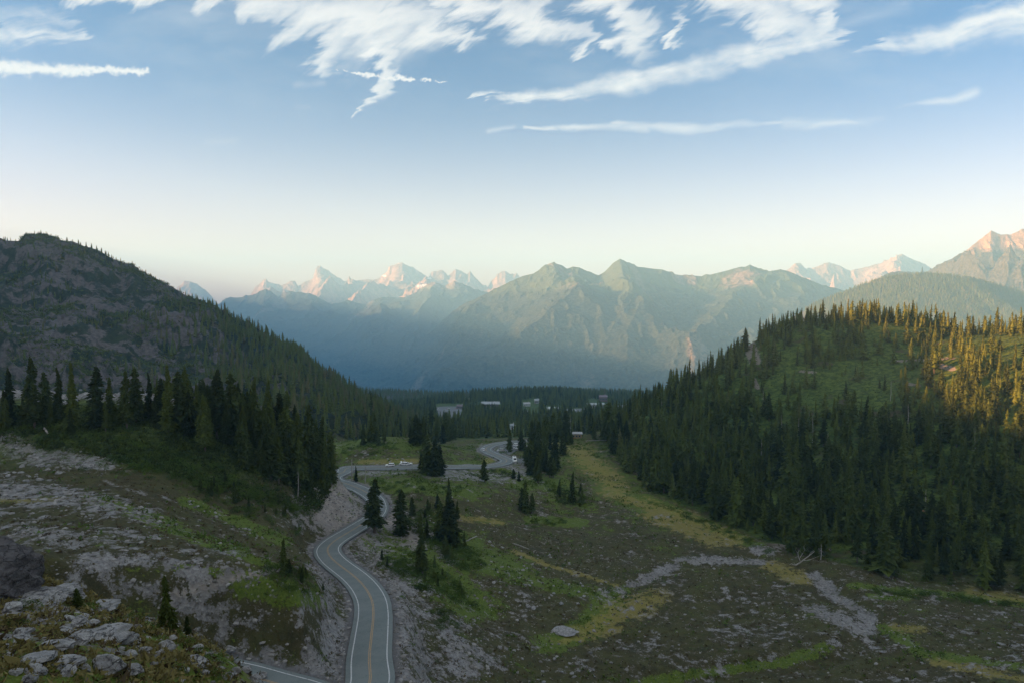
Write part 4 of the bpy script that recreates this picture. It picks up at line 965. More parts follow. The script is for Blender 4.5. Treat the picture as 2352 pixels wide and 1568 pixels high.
# ---- fuller groves round the pass
GROVES = [([(925, 1200), (960, 1165), (1050, 1160), (1075, 1240), (1105, 1290), (1040, 1290), (985, 1270), (940, 1240)], 26, (3.5, 9), 'small conifer on the bushy slope around the dark hemlock clump', 'small conifers of the bushy slope'),
          ([(865, 1290), (960, 1265), (1050, 1340), (1080, 1385), (1010, 1370), (920, 1325)], 18, (2, 4.5), 'stunted conifer in the green belt between gravel bank and brown basin', 'stunted conifers of the green belt'),
          ([(1270, 1130), (1345, 1130), (1350, 1165), (1280, 1155)], 9, (2.5, 6), 'small conifer in the thicket round the thin meadow spires', 'small conifers of the meadow thicket'),
          ([(380, 1090), (560, 1120), (700, 1190), (640, 1200), (480, 1150)], 20, (2, 5), 'stunted conifer on the slope just under the ridge stand', 'stunted conifers under the ridge stand'),
          ([(640, 1300), (700, 1305), (745, 1360), (700, 1350)], 7, (1.5, 3.2), 'stunted conifer among the shrubs on the road mound', 'stunted conifers on the road mound'),
          ([(1195, 1045), (1225, 1020), (1300, 1000), (1318, 1012), (1290, 1060), (1285, 1100), (1240, 1112), (1205, 1075)], 34, (9, 16), 'conifer in the grove between the turnout and the yellow meadow strip', 'conifers of the grove past the turnout'),
          ([(940, 1008), (1050, 1002), (1058, 1014), (945, 1026)], 12, (11, 18), 'conifer in the dense clump on the far end of the grassy knob', 'conifers of the knob clump'),
          ([(962, 1068), (1018, 1076), (1022, 1092), (968, 1090)], 7, (8, 15), 'conifer in the roadside clump beside the parked white cars', 'conifers of the roadside clump'),
          ([(1330, 985), (1440, 990), (1450, 1060), (1400, 1040), (1340, 1000)], 18, (10, 17), 'conifer at the head of the meadow where the hill forest begins', 'conifers at the head of the meadow'),
          ([(820, 1015), (870, 1008), (900, 1010), (880, 1024), (830, 1028)], 5, (6, 11), 'small conifer beside the thick pair on the grassy knob', 'small conifers on the knob')]
for gi, (pg, n_, (h0, h1), lab, grp) in enumerate(GROVES):
    g = np.random.default_rng(950 + gi); xs_ = [p[0] for p in pg]; ys_ = [p[1] for p in pg]; k = 0
    while k < n_:
        px, py = g.uniform(min(xs_), max(xs_)), g.uniform(min(ys_), max(ys_))
        if not inpoly(np.array([px]), np.array([py]), pg)[0]: continue
        X, Y, Z = on_ground(px, py); k += 1
        if road_dist(X, Y)[0] < 6.5: continue
        put_tree('hemlock_tree', X, Y, g.uniform(h0, h1), NEAR[k % 6], g.uniform(1.0, 1.4), lab, grp, z=Z)

# ---- dead trees
def dead_tree(px, pb, pt, seed, label, lean=0.0, branchy=8, group=None):
    g = np.random.default_rng(seed); X, Y, Z = on_ground(px, pb); H = (pb - pt) / 1568 * Y
    e = empty('dead_tree', (X, Y, Z - .3)); e.rotation_euler = (0, lean, 0)
    V, F = tube_np([(0, 0, 0), (.02 * H, 0, H * .4), (.01 * H, .02 * H, H * .75), (0, 0, H)], [.19, .15, .10, .04], 6)
    mesh_np('trunk', V, F, M_dead, e)
    Vs, Fs, n0 = [], [], 0
    for i in range(branchy):
        z = H * g.uniform(.35, .95); a = g.uniform(0, 6.28); L = (1.1 - z / H) * H * .16 + .4
        v, f = tube_np([(0, 0, z), (math.cos(a) * L * .6, math.sin(a) * L * .6, z - .1), (math.cos(a) * L, math.sin(a) * L, z - L * g.uniform(-.1, .4))], [.05, .04, .015], 4)
        Vs.append(v); Fs.append(f + n0); n0 += len(v)
    if Vs: mesh_np('branches', np.concatenate(Vs), np.concatenate(Fs), M_dead, e)
    tag(e, label, 'dead tree', group); return e
DEAD = [(1309, 1005, 947, 'grey-purple dead conifer at the end of the row past the turnout', 26), (684, 1144, 1080, 'bare grey trunk at the foot of the ridge stand', 6), (562, 938, 896, 'short bare pole sticking up from the ridge line', 3),
        (1467, 905, 888, 'small bare snag on the shoulder skyline of the hill', 5), (2045, 920, 872, 'bare snag in the clearing below the hilltop', 9), (1866, 1015, 950, 'pale bare trunk left of centre in the hill forest', 6),
        (1900, 1045, 990, 'paler short trunk below the clearing', 4), (2238, 1055, 985, 'bare grey snag near the far edge of the hill forest', 8), (1833, 1005, 955, 'bare forked trunk under the hill clearing', 5),
        (1984, 1175, 1095, 'leaning white trunk standing in the dark forest middle', 4), (2124, 1180, 1118, 'dead trunk in dark forest between hill middle and far edge', 8), (2010, 1120, 1070, 'tilted snag above the leaning white trunk', 3),
        (2085, 975, 925, 'grey snag at the edge of the sunlit trees', 8), (1752, 925, 895, 'thin bare pole above the left end of the hill clearing', 4), (1748, 1045, 1005, 'thin bare pole low in the left forest', 4), (1885, 1285, 1245, 'slim dead trunk at the forest foot near the fallen tree', 10),
        (1795, 985, 950, 'short bare pole between dark firs', 5), (1520, 950, 915, 'weathered pole on the shoulder of the hill', 4), (2195, 1000, 950, 'short snag under the sunlit trees', 7), (2325, 1150, 1080, 'bare trunk by the frame edge in the hill forest', 8)]
for i, (px, pb, pt, lab, br) in enumerate(DEAD): dead_tree(px, pb, pt, 500 + i, lab, (-.12 if 'lean' in lab or 'tilt' in lab else rng.uniform(-.03, .03)), br)
def log_at(name, a, b_, r, label, lift=.25, mat=None):
    A_, B_ = on_ground(*a), on_ground(*b_); A_, B_ = np.array(A_) + (0, 0, lift), np.array(B_) + (0, 0, lift * 1.4); m_ = (A_ + B_) / 2
    V, F = tube_np([A_ - m_, (0, 0, .1), B_ - m_], [r, r * .85, r * .55], 8); o = mesh_np(name, V, F, mat or M_dead); o.location = m_
    return tag(o, label, 'log')
log_at('fallen_log', (100, 985), (112, 1002), .35, 'white fallen log on the bare slope below the ridge trees', .5)
log_at('fallen_log', (1095, 1232), (1070, 1245), .22, 'short pale log on the stony green slope past the dark clump')
log_at('fallen_log', (2105, 1172), (2135, 1180), .3, 'reddish fallen log in the dark hill forest', .6, simple('red_wood', (.34, .17, .11), .9, .1, .2))
log_at('fallen_log', (1345, 1012), (1410, 1010), .2, 'long thin pale log across the top of the meadow')
log_at('fallen_log', (1178, 1248), (1215, 1262), .2, 'broken pale log on the stony slope above the brown basin')
# the bleached uprooted tree at the meadow edge
X, Y, Z = on_ground(1843, 1296); sc_ = Y / 1568
e = empty('uprooted_tree', (X, Y, Z))
def upr(name, pts, r0, r1):
    P_ = [((x - 1843) * sc_ * .85, d, (1296 - y) * sc_ * .85) for x, y, d in pts]; V, F = tube_np(P_, np.linspace(r0, r1, len(P_)) * .6, 6); mesh_np(name, V, F, M_dead, e)
upr('trunk', [(1822, 1298, 0), (1838, 1290, .2), (1845, 1284, .3), (1862, 1274, .8), (1880, 1262, 1.4)], .42, .16)
upr('branch', [(1838, 1288, 0), (1832, 1275, 0), (1829, 1262, -.2), (1832, 1254, -.1)], .30, .12)
upr('branch', [(1834, 1280, .1), (1842, 1268, .3), (1850, 1255, .4), (1846, 1246, .3), (1852, 1238, .4)], .18, .05)
upr('branch', [(1845, 1284, .2), (1858, 1282, -.3), (1872, 1276, -.5), (1888, 1268, -.7)], .2, .06)
upr('branch', [(1860, 1276, .6), (1868, 1265, 1.0), (1878, 1258, 1.2)], .14, .05)
upr('branch', [(1829, 1262, 0), (1824, 1256, .2), (1826, 1248, .3)], .1, .04)
upr('branch', [(1843, 1266, .3), (1836, 1258, .6), (1840, 1250, .8)], .09, .03)
upr('root', [(1824, 1298, .1), (1814, 1294, .4), (1808, 1297, .5)], .25, .07)
upr('root', [(1824, 1298, .1), (1818, 1288, -.3)], .2, .06)
tag(e, 'bleached uprooted dead tree with forked branches at the meadow and forest edge', 'dead tree')

# ---- far forests
def far_forest(name, n_, x0, x1, y0, y1, spacing, seed, keepfn, hfn, temps, mat=M_needle_far, wide=(.9, 1.3)):
    X, Y = sample_plan(n_, x0, x1, y0, y1, seed, spacing); Z = ground_z(X, Y); p = project(X, Y, Z)
    g = np.random.default_rng(seed + 1); k = keepfn(X, Y, Z, p[0], p[1], g.random(len(X)))
    X, Y, Z = X[k], Y[k], Z[k]; H = hfn(X, Y, g, len(X)); v = visible(X, Y, Z, H); X, Y, Z, H = X[v], Y[v], Z[v], H[v]
    print(name, len(X)); return merged_forest(name, X, Y, Z, H, temps, mat, seed, wide)
CRL = [(-60, 0, 100, 240, 330, 430, 520, 600, 700, 780, 870, 950), (560, 560, 545, 582, 637, 692, 730, 778, 845, 890, 935, 968)]
def mtn_keep(X, Y, Z, px, py, r):
    dc = py - np.interp(px, *CRL)                       # below the skyline
    dens = np.clip(.10 + .9 * sstep(px, 330, 560) - dc / (60 + .5 * np.clip(px, 0, 900)), 0, 1) + .12 * sstep(px, 300, 700)
    dens = np.maximum(dens, .9 * sstep(px, 760, 860)); cl = fbm(X / 70, Y / 50, 4, .5, 55)
    dens = np.maximum(dens, sstep(cl, .05, .3) * .55)
    keep = (r < dens * (.6 + .8 * (cl > -.05))) & (px > -120) & (px < 960) & (Y > 560) & (Y < 1260)
    return keep
far_forest('mountainside_trees', 60000, -1000, -60, 560, 1250, 6.0, 41, mtn_keep, lambda X, Y, g, n_: g.uniform(9, 20, n_) * (.5 + .5 * sstep(X, -560, -330)), FT_lo)
BUILD_CLEAR = [(1000, 1064, 926, 966), (1096, 1152, 924, 945), (1066, 1080, 908, 924), (1078, 1098, 926, 940), (1198, 1238, 916, 960), (1250, 1292, 930, 952), (1300, 1350, 936, 956), (1350, 1396, 916, 942), (1418, 1446, 926, 944), (1168, 1186, 970, 992), (1378, 1394, 900, 922)]
def basin_keep(X, Y, Z, px, py, r):
    k = (px > 840) & (px < 1560) & (Y > 545) & (Y < 1750) & ~((px > 1400) & (Y < 640))
    for x0, x1, y0, y1 in BUILD_CLEAR: k &= ~((px > x0) & (px < x1) & (py > y0) & (py < y1))
    k &= ~((px < 1245) & (px > 1000) & (Y < 620) & (py < 1020))
    cl = fbm(X / 60, Y / 60, 3, .5, 66); return k & ((r < .85) | (py < 925)) & ((cl > -.28) | (py < 930))
far_forest('basin_forest', 90000, -520, 430, 545, 1750, 6.6, 43, basin_keep, lambda X, Y, g, n_: g.uniform(9, 22, n_) * (1 + .1 * (Y > 1350)), FT_lo)
far_forest('distant_forest', 30000, -700, 900, 1750, 2500, 11, 45, lambda X, Y, Z, px, py, r: (px > 760) & (px < 1700), lambda X, Y, g, n_: g.uniform(12, 22, n_), FT_lo)
# small dark woods on the ridge beyond the hill: modelled on its own surface
def surface_forest(name, G, n_, seed, H0, keepfn, temps):
    X, Y, Z = G; g = np.random.default_rng(seed); nr, nc = X.shape
    ri, ci = g.uniform(0, nr - 1.01, n_), g.uniform(0, nc - 1.01, n_); r0, c0 = ri.astype(int), ci.astype(int); a, b_ = ri - r0, ci - c0
    f = lambda A_: (A_[r0, c0] * (1 - b_) + A_[r0, c0 + 1] * b_) * (1 - a) + (A_[r0 + 1, c0] * (1 - b_) + A_[r0 + 1, c0 + 1] * b_) * a
    x, y, z = f(X), f(Y), f(Z); px, py = project(x, y, z); k = keepfn(px, py, g.random(n_), x, y); x, y, z = x[k], y[k], z[k]
    return merged_forest(name, x, y, z, g.uniform(.6, 1.3, len(x)) * H0, temps, M_needle_far, seed)
FT_min = [forest_template(340 + i, 4, 4, .3, .6) for i in range(3)]
surface_forest('ridge_forest', WOODG, 90000, 61, 26, lambda px, py, r, x, y: (px > 1850) & (px < 2380) & (py < 790), FT_min)

# ---- shrubs
def shrub_mesh(seed, n_=420, spiky=False):
    g = np.random.default_rng(seed); T = []
    for i in range(n_):
        a = g.uniform(0, 6.28); r = math.sqrt(g.random()); h = math.sqrt(max(0, 1 - r * r)) * (g.uniform(.7, 1.15)) * (.75 + .35 * math.sin(3 * a + seed)); rr = r * (1 + .2 * math.sin(2 * a + seed * 2))
        p = np.array([math.cos(a) * rr, math.sin(a) * rr, h * g.uniform(.5, 1)]); s = g.uniform(.07, .16)
        d1 = g.normal(size=3); d1 /= np.linalg.norm(d1); d2 = g.normal(size=3); d2[2] = abs(d2[2]) + .4; d2 /= np.linalg.norm(d2)
        T.append((p, p + d1 * s, p + d2 * s))
    V = np.array(T).reshape(-1, 3); return tree_mesh('bush', V, np.arange(len(V)).reshape(-1, 3), M_shrub)
SHR = [shrub_mesh(700 + i) for i in range(4)]
def shrub(X, Y, r, h, i, label, group, Z=None):
    Z = float(ground_z(X, Y)[0]) if Z is None else Z
    o = bpy.data.objects.new('shrub', SHR[i % 4]); C.objects.link(o); o.location = (X, Y, Z - .1 * h); o.scale = (r, r, h); o.rotation_euler = (0, 0, rng.uniform(0, 6.28))
    return tag(o, label, 'shrub', group)
AREAS = [([(850, 1110), (960, 1100), (1080, 1110), (1040, 1135), (920, 1140)], 26, 'low green shrub on the meadow below the lateral road', (.9, 2.0)),
         ([(930, 1190), (1010, 1160), (1060, 1240), (1110, 1290), (1090, 1320), (1020, 1290), (960, 1230)], 60, 'green shrub on the bushy slope around the dark hemlock clump', (1.3, 3.0)),
         ([(860, 1290), (960, 1265), (1050, 1340), (1100, 1400), (1010, 1375), (920, 1330)], 60, 'green shrub in the belt between gravel bank and brown basin', (1.0, 2.4)),
         ([(985, 1400), (1040, 1395), (1055, 1440), (1000, 1445)], 12, 'green shrub in the thick patch right of the gravel bank', (.9, 1.8)),
         ([(1250, 1110), (1345, 1120), (1350, 1170), (1280, 1155)], 26, 'green shrub in the thicket round the thin meadow spires', (.8, 2.0)),
         ([(1200, 1195), (1290, 1188), (1310, 1205), (1210, 1212)], 16, 'low green shrub on the brown meadow below the small clump', (.7, 1.5)),
         ([(600, 1300), (690, 1295), (750, 1370), (700, 1375), (630, 1345)], 34, 'green shrub on the mound beside the road', (.5, 1.3)),
         ([(380, 1080), (560, 1110), (700, 1185), (690, 1235), (540, 1180), (400, 1120)], 60, 'dark green shrub on the slope under the ridge stand', (.8, 2.0)),
         ([(300, 1010), (480, 1060), (700, 1165), (735, 1150), (720, 1190), (560, 1150), (400, 1100), (240, 1060)], 120, 'dark green shrub crowding the feet of the ridge stand', (1.0, 2.6)),
         ([(0, 940), (340, 945), (360, 1000), (200, 1030), (0, 1000)], 60, 'dark shrub between the trunks at the bare end of the ridge stand', (.9, 2.2)),
         ([(2000, 1345), (2150, 1362), (2352, 1385), (2352, 1398), (2150, 1378), (2010, 1362)], 34, 'green shrub along the foot of the hill forest', (.8, 1.8)),
         ([(1010, 1074), (1120, 1076), (1190, 1085), (1170, 1100), (1090, 1095)], 22, 'dark shrub on the gravel bank under the lateral road', (.9, 1.9)),
         ([(780, 1030), (850, 1015), (920, 1015), (910, 1040), (800, 1050)], 26, 'green shrub on the grassy knob', (.8, 1.8)),
         ([(1290, 1010), (1400, 1000), (1440, 1060), (1330, 1045)], 22, 'green shrub at the head of the yellow meadow strip', (.8, 1.9)),
         ([(1480, 1140), (1640, 1200), (1780, 1262), (1770, 1272), (1630, 1215), (1490, 1155)], 26, 'green shrub fringing the hill forest above the yellow strip', (.8, 1.8)),
         ([(0, 1000), (300, 1040), (360, 1100), (200, 1085), (60, 1040)], 20, 'dark shrub on the stony slope below the pale rock band', (.7, 1.5))]
mass = []
for ai, (pg, n_, lab, (r0, r1)) in enumerate(AREAS):
    g = np.random.default_rng(800 + ai); xs_ = [p[0] for p in pg]; ys_ = [p[1] for p in pg]; got = 0; tries = 0
    n_ = int(n_ * 2.4)
    while got < n_ and tries < 9000:
        tries += 1; px, py = g.uniform(min(xs_), max(xs_)), g.uniform(min(ys_), max(ys_))
        if not inpoly(np.array([px]), np.array([py]), pg)[0]: continue
        X, Y, Z = on_ground(px, py)
        if road_dist(X, Y)[0] < 6.0: continue
        got += 1; r = g.uniform(r0, r1)
        if got <= n_ * .24: shrub(X, Y, r, r * g.uniform(.6, 1.0), got, lab, lab.replace('shrub', 'shrubs'), Z)
        else: mass.append((X, Y, Z, r))
def shrub_mass():
    g = np.random.default_rng(17); tv = [np.empty((len(m_.vertices), 3), np.float32) for m_ in SHR]
    for a_, m_ in zip(tv, SHR): m_.vertices.foreach_get('co', a_.ravel())
    Vs, Ts = [], []
    for i, (x, y, z, r) in enumerate(mass):
        t = tv[i % 4][: 3 * 300]; a = g.uniform(0, 6.28); ca, sa = math.cos(a) * r, math.sin(a) * r
        Vs.append(np.stack([t[:, 0] * ca - t[:, 1] * sa + x, t[:, 0] * sa + t[:, 1] * ca + y, t[:, 2] * r * g.uniform(.6, 1.0) + z - .1 * r], -1)); Ts.append(np.full(len(t), g.uniform(0, .8)))
    V = np.concatenate(Vs); tag(mesh_np('shrub_thicket', V, np.arange(len(V)).reshape(-1, 3), M_shrub, attrs=dict(tint=np.concatenate(Ts))), kind='stuff')
shrub_mass()
# the remaining low bushes and the ground cover, nobody could count them
def cover(name, n_, seed, src, size, mat, region, per=9, flat=.5):
    """small leafy tufts where `src` (a ground mask) is high"""
    g = np.random.default_rng(seed); w = (src * region).ravel(); area = ((Yg * .0024) * (np.gradient(ROWS)[:, None] * np.ones_like(Yg))).ravel(); w = w * area; w /= w.sum()
    idx = g.choice(len(w), n_, p=w); X = Xg.ravel()[idx] + g.uniform(-.5, .5, n_) * Yg.ravel()[idx] * .002; Y = Yg.ravel()[idx] * (1 + g.uniform(-.002, .002, n_))
    rd_ = np.concatenate([road_dist(X[s:s + 20000], Y[s:s + 20000]) for s in range(0, n_, 20000)]); k = rd_ > 5.2; X, Y = X[k], Y[k]; Z = ground_z(X, Y); n2 = len(X)
    S_ = size(Y, g, n2); P_ = np.stack([X, Y, Z], -1)[:, None, :] + (g.normal(size=(n2, per, 3)) * [.5, .5, .25 * flat] + [0, 0, .3 * flat]) * S_[:, None, None]
    d1 = g.normal(size=(n2, per, 3)) * .38; d2 = g.normal(size=(n2, per, 3)) * .38; d2[..., 2] = np.abs(d2[..., 2]) + .15
    V = np.stack([P_, P_ + d1 * S_[:, None, None], P_ + d2 * S_[:, None, None]], 2).reshape(-1, 3)
    return tag(mesh_np(name, V, np.arange(len(V)).reshape(-1, 3), mat, attrs=dict(tint=np.repeat(g.uniform(0, .8, n2), per * 3))), kind='stuff')
M_heath = needle_material('heather', (.030, .022, .012), (.095, .072, .035)); M_grass = needle_material('grass_blades', (.065, .062, .018), (.165, .140, .050))
CLN = np.clip(fbm(Xg / 9, Yg / 9, 4, .55, 71) + .15, 0, 1) * (Xg > -400)
cover('low_bushes', 11000, 81, CLN * (GN + .15) * (1 - .8 * GR), lambda Y, g, n_: g.uniform(.35, 1.0, n_), M_shrub, (Yg > 90) * (Yg < 520) * (HIL < .9) * (MTN < .1), 8, 1.0)
cover('hillside_undergrowth', 16000, 83, HIL, lambda Y, g, n_: g.uniform(.35, 1.0, n_), M_under, (Yg > 200) * (Yg < 580) * (PXg > 1380), 6, 1.0)
cover('stand_undergrowth', 16000, 89, np.ones_like(Zg), lambda Y, g, n_: g.uniform(.4, 1.2, n_), M_under, inpoly(PXg, PYg, [(-60, 935), (345, 935), (560, 965), (740, 1080), (760, 1120), (730, 1180), (560, 1140), (400, 1090), (250, 1050), (-60, 1010)]) * (Yg > 170) * (Yg < 300) * (.3 + (fbm(Xg / 12, Yg / 12, 3, .5, 90) > -.1)), 7, 1.0)
cover('mountain_scrub', 22000, 84, np.clip(fbm(Xg / 60, Yg / 45, 4, .55, 72) + .1, 0, 1) * MTN, lambda Y, g, n_: g.uniform(1.0, 3.6, n_), M_needle_far, (Yg > 520) * (Yg < 1300) * (PXg > -60), 6, .8)
cover('heather', 16000, 85, (1 - GR) * .8 + .1, lambda Y, g, n_: g.uniform(.2, .55, n_) * (.55 + .45 * sstep(Y, 30, 120)), M_heath, (Yg > 17) * (Yg < 280) * (PXg < 2420) * (PXg > -60) * (HIL < .5) / np.maximum(Yg, 1) ** 1.2, 10, .5)
cover('grass', 14000, 87, (1 - GR) * np.clip(fbm(Xg / 3, Yg / 3, 3, .5, 88) + .35, 0, 1), lambda Y, g, n_: g.uniform(.08, .26, n_), M_grass, (Yg > 15) * (Yg < 60) * (PXg > -60) * (PXg < 800), 9, .9)
# yellow-green bushy tufts close to the viewpoint
for i, (px, py, r) in enumerate([(55, 1302, .75), (88, 1312, .5), (190, 1400, .6), (60, 1395, .6), (30, 1440, .55), (300, 1420, .5), (420, 1480, .55), (455, 1500, .5), (500, 1520, .6), (240, 1440, .5), (330, 1450, .55), (490, 1555, .5), (400, 1545, .45)]):
    X, Y, Z = on_ground(px, py); shrub(X, Y, r, r * .7, i, ['yellow-green bush beside the dark rock ridge', 'small green bush at the foot of the dark rock ridge'][i] if i < 2 else 'low green bush among the boulders of the near knoll', None if i < 2 else 'low bushes on the near knoll', Z)

# ================================================================ rocks
M_rock = simple('pale_rock', (.30, .30, .31), .9, .2, .35, 2.2)
def rock_material(name, a, b_, c_):
    m, n, b = new_mat(name); p = n.pos(); f = n.noise(p, 1.6, 6, .65); g2 = n.noise(p, 9, 5, .7); oi = n.node('ShaderNodeObjectInfo').outputs['Random']
    col = n.mix(n.smooth(f, .32, .66), a, b_); col = n.mix(n.smooth(g2, .55, .72, 0, .7), col, c_)
    col = n.mix(n.math('MULTIPLY', oi, .35), col, b_)
    ck = n.node('ShaderNodeTexVoronoi', feature='DISTANCE_TO_EDGE'); n.put(ck.inputs['Vector'], n.vmath('ADD', n.scaled(p, 1, 1, 2.2), n.vmath('SCALE', n.comb(f, g2), scale=.8))); ck.inputs['Scale'].default_value = 1.5
    cr_ = n.smooth(ck.outputs['Distance'], .035, 0); col = n.mix(n.math('MULTIPLY', cr_, .8), col, tuple(c * .25 for c in a)); n.put(b.inputs['Base Color'], col)
    bump(n, b, n.math('SUBTRACT', n.math('ADD', f, n.math('MULTIPLY', g2, .5)), n.math('MULTIPLY', cr_, .7)), 1.0, .3); return m
M_rock = rock_material('pale_rock', (.17, .168, .17), (.40, .395, .39), (.07, .062, .048)); M_darkrock = rock_material('dark_rock', (.045, .045, .05), (.12, .115, .12), (.20, .20, .20))
def rock_mesh(seed, sub=4, planes=14):
    g = np.random.default_rng(seed); bm = bmesh.new(); bmesh.ops.create_icosphere(bm, subdivisions=sub, radius=1)
    V = np.array([v.co[:] for v in bm.verts]); F = np.array([[v.index for v in f.verts] for f in bm.faces]); bm.free()
    for i in range(planes):
        nrm = g.normal(size=3); nrm /= np.linalg.norm(nrm); d = g.uniform(.55, .85); t = V @ nrm - d; V -= np.clip(t, 0, None)[:, None] * nrm
    r = 1 + .14 * vnoise(V[:, 0] * 3 + seed, V[:, 1] * 3 + V[:, 2] * 2, seed) + .09 * (ridged(V[:, 0] * 4 + V[:, 2] * 2, V[:, 1] * 4 + V[:, 2] * 3, 4, .6, seed) - .5)
    V = V * r[:, None]; V[:, 2] = np.where(V[:, 2] < -.35, -.35, V[:, 2]); return V, F
RK = []
for i in range(8):
    V, F = rock_mesh(900 + i); RK.append(tree_mesh('rock', V, F, M_rock))
def rock(name, X, Y, Z, sx, sy, sz, i, label, group=None, cat='boulder', mesh=None, rot=None):
    o = bpy.data.objects.new(name, mesh or RK[i % 8]); C.objects.link(o); o.location = (X, Y, Z + .12 * sz); o.scale = (sx, sy, sz)
    o.rotation_euler = rot or (rng.uniform(-.2, .2), rng.uniform(-.2, .2), rng.uniform(0, 6.28)); return tag(o, label, cat, group)
FORE = [(44, 1458, 49, 18, 'flat pale boulder by the frame edge on the near knoll'), (181, 1440, 46, 26, 'blocky pale boulder at the upper edge of the near knoll'), (214, 1436, 26, 16, 'small dark-topped block next to the blocky pale boulder'),
        (225, 1476, 130, 34, 'largest cracked slab across the middle of the near knoll'), (175, 1478, 70, 24, 'cracked slab joined to the largest slab'), (278, 1480, 60, 22, 'slab end pointing at the young firs'), (123, 1498, 88, 24, 'long smooth slab left of the largest slab'),
        (74, 1526, 96, 22, 'long ribbed slab low on the near knoll'), (140, 1536, 84, 20, 'thin tilted slab below the long ribbed one'), (246, 1546, 80, 46, 'brownish humped rock below the largest slab'), (303, 1552, 48, 26, 'grey rock leaning on the brownish hump'),
        (330, 1502, 34, 24, 'upright pale rock between slab and firs'), (376, 1500, 46, 30, 'rounded pale boulder just below the young firs'), (292, 1512, 34, 18, 'small split rock above the grey leaning rock'), (35, 1550, 34, 18, 'small pale rock low by the frame edge'),
        (63, 1568, 42, 18, 'rounded pale stone at the very bottom corner'), (18, 1405, 54, 30, 'smooth white boulder at the frame edge under the outcrop'), (450, 1528, 52, 22, 'jagged pale rock in the flowers right of the firs'), (527, 1502, 26, 22, 'grey rock at the brink above the lower road'),
        (563, 1545, 30, 18, 'pale rock at the brink beside the lower road'), (584, 1566, 26, 18, 'last pale rock at the bottom of the near knoll'), (602, 1560, 22, 20, 'splintered grey rock overhanging the lower road'), (470, 1550, 24, 14, 'small grey stone under the jagged rock'),
        (425, 1545, 22, 14, 'small pale stone in the yellow flowers'), (350, 1530, 24, 14, 'small pale stone left of the yellow flowers'), (505, 1542, 26, 14, 'flat stone near the brink of the knoll'), (395, 1470, 22, 12, 'stone tucked under the young firs'), (12, 1490, 30, 16, 'grey stone at the frame edge beside the long slabs')]
for i, (px, py, w, h, lab) in enumerate(FORE):
    X, Y, Z = on_ground(px, py); s = Y / 1568; rock('boulder', X, Y + w * s * .2, Z + h * s * .15, w * s * .56, w * s * .46, h * s * .62, i, lab, rot=(rng.uniform(-.15, .15), rng.uniform(-.12, .12), rng.uniform(-.4, .4)))
g = np.random.default_rng(77)
for i in range(70):
    px, py = g.uniform(0, 620), g.uniform(1400, 1568); X, Y, Z = on_ground(px, py)
    if Y > 45: continue
    w = g.uniform(.10, .36); rock('stone', X, Y, Z, w, w * g.uniform(.6, 1), w * g.uniform(.4, .8), i, 'small grey stone lying between the slabs of the near knoll', 'small stones on the near knoll', 'stone')
def outcrop(px, py, w, h, dpt, seed, label, mat=M_rock, rot=(0, 0, 0), dy=0):
    g = np.random.default_rng(seed); bm = bmesh.new(); bmesh.ops.create_icosphere(bm, subdivisions=5, radius=1)
    V = np.array([v.co[:] for v in bm.verts]); F = np.array([[v.index for v in f.verts] for f in bm.faces]); bm.free()
    for i in range(16):
        nrm = g.normal(size=3); nrm[2] = abs(nrm[2]) * .8; nrm /= np.linalg.norm(nrm); d = g.uniform(.5, .85); t = V @ nrm - d; V -= np.clip(t, 0, None)[:, None] * nrm * .95
    dd = .16 * ridged(V[:, 0] * 2 + seed, V[:, 1] * 2 + V[:, 2] * 3, 5, .55, seed) + .05 * vnoise(V[:, 0] * 14, V[:, 2] * 16 + V[:, 1] * 9, 4)
    V = V * (.9 + dd)[:, None]; X, Y, Z = on_ground(px, py); s = Y / 1568
    o = mesh_np('rock_outcrop', V * [w * s / 2, dpt, h * s], F, mat); o.location = (X, Y + dy, Z - .1 * h * s); o.rotation_euler = rot; return tag(o, label, 'rock outcrop')
outcrop(-75, 1370, 330, 190, 3.0, 3, 'dark sloping rock ridge entering at the frame edge', M_darkrock, (0, .55, 0), 1.0)
outcrop(70, 1378, 150, 34, 1.6, 4, 'broad pale fissured outcrop under the dark rock ridge')
outcrop(140, 1362, 120, 24, 1.6, 6, 'lower pale outcrop running down towards the gravel shelf')
outcrop(228, 1392, 80, 18, 1.2, 7, 'small rough outcrop between pale outcrop and young firs')
outcrop(20, 1335, 90, 24, 1.4, 8, 'pale rock step directly below the dark ridge')
# meadow and slope boulders
X, Y, Z = on_ground(1295, 1450); s = Y / 1568; rock('boulder', X, Y, Z, 38 * s, 3.4, .55, 2, 'long flat pale slab lying in the grass at the basin floor', rot=(0, 0, .12))
def strew(n_, pg, seed, r0, r1, label, group, flat=(.4, .8)):
    g = np.random.default_rng(seed); xs_ = [p[0] for p in pg]; ys_ = [p[1] for p in pg]; k = 0
    while k < n_:
        px, py = g.uniform(min(xs_), max(xs_)), g.uniform(min(ys_), max(ys_))
        if not inpoly(np.array([px]), np.array([py]), pg)[0]: continue
        X, Y, Z = on_ground(px, py); k += 1
        if road_dist(X, Y)[0] < 5.5: continue
        r = g.uniform(r0, r1) ** 1.0; rock('boulder', X, Y, Z, r, r * g.uniform(.6, 1), r * g.uniform(*flat), k, label, group)
strew(70, [(1060, 1230), (1180, 1250), (1320, 1290), (1400, 1330), (1330, 1400), (1200, 1400), (1120, 1340), (1060, 1290)], 1, .25, 1.0, 'pale boulder scattered on the green slope above the brown basin', 'boulders scattered above the brown basin')
strew(26, [(368, 1120), (385, 1118), (530, 1192), (640, 1255), (700, 1270), (640, 1272), (520, 1205)], 2, .3, .75, 'white boulder in the diagonal trail of rocks on the slope under the ridge stand', 'boulders in the diagonal trail')
strew(30, [(0, 893), (380, 897), (385, 930), (0, 928)], 3, .9, 2.6, 'pale boulder in the rock band behind the ridge trees', 'boulders of the pale rock band', (.5, .9))
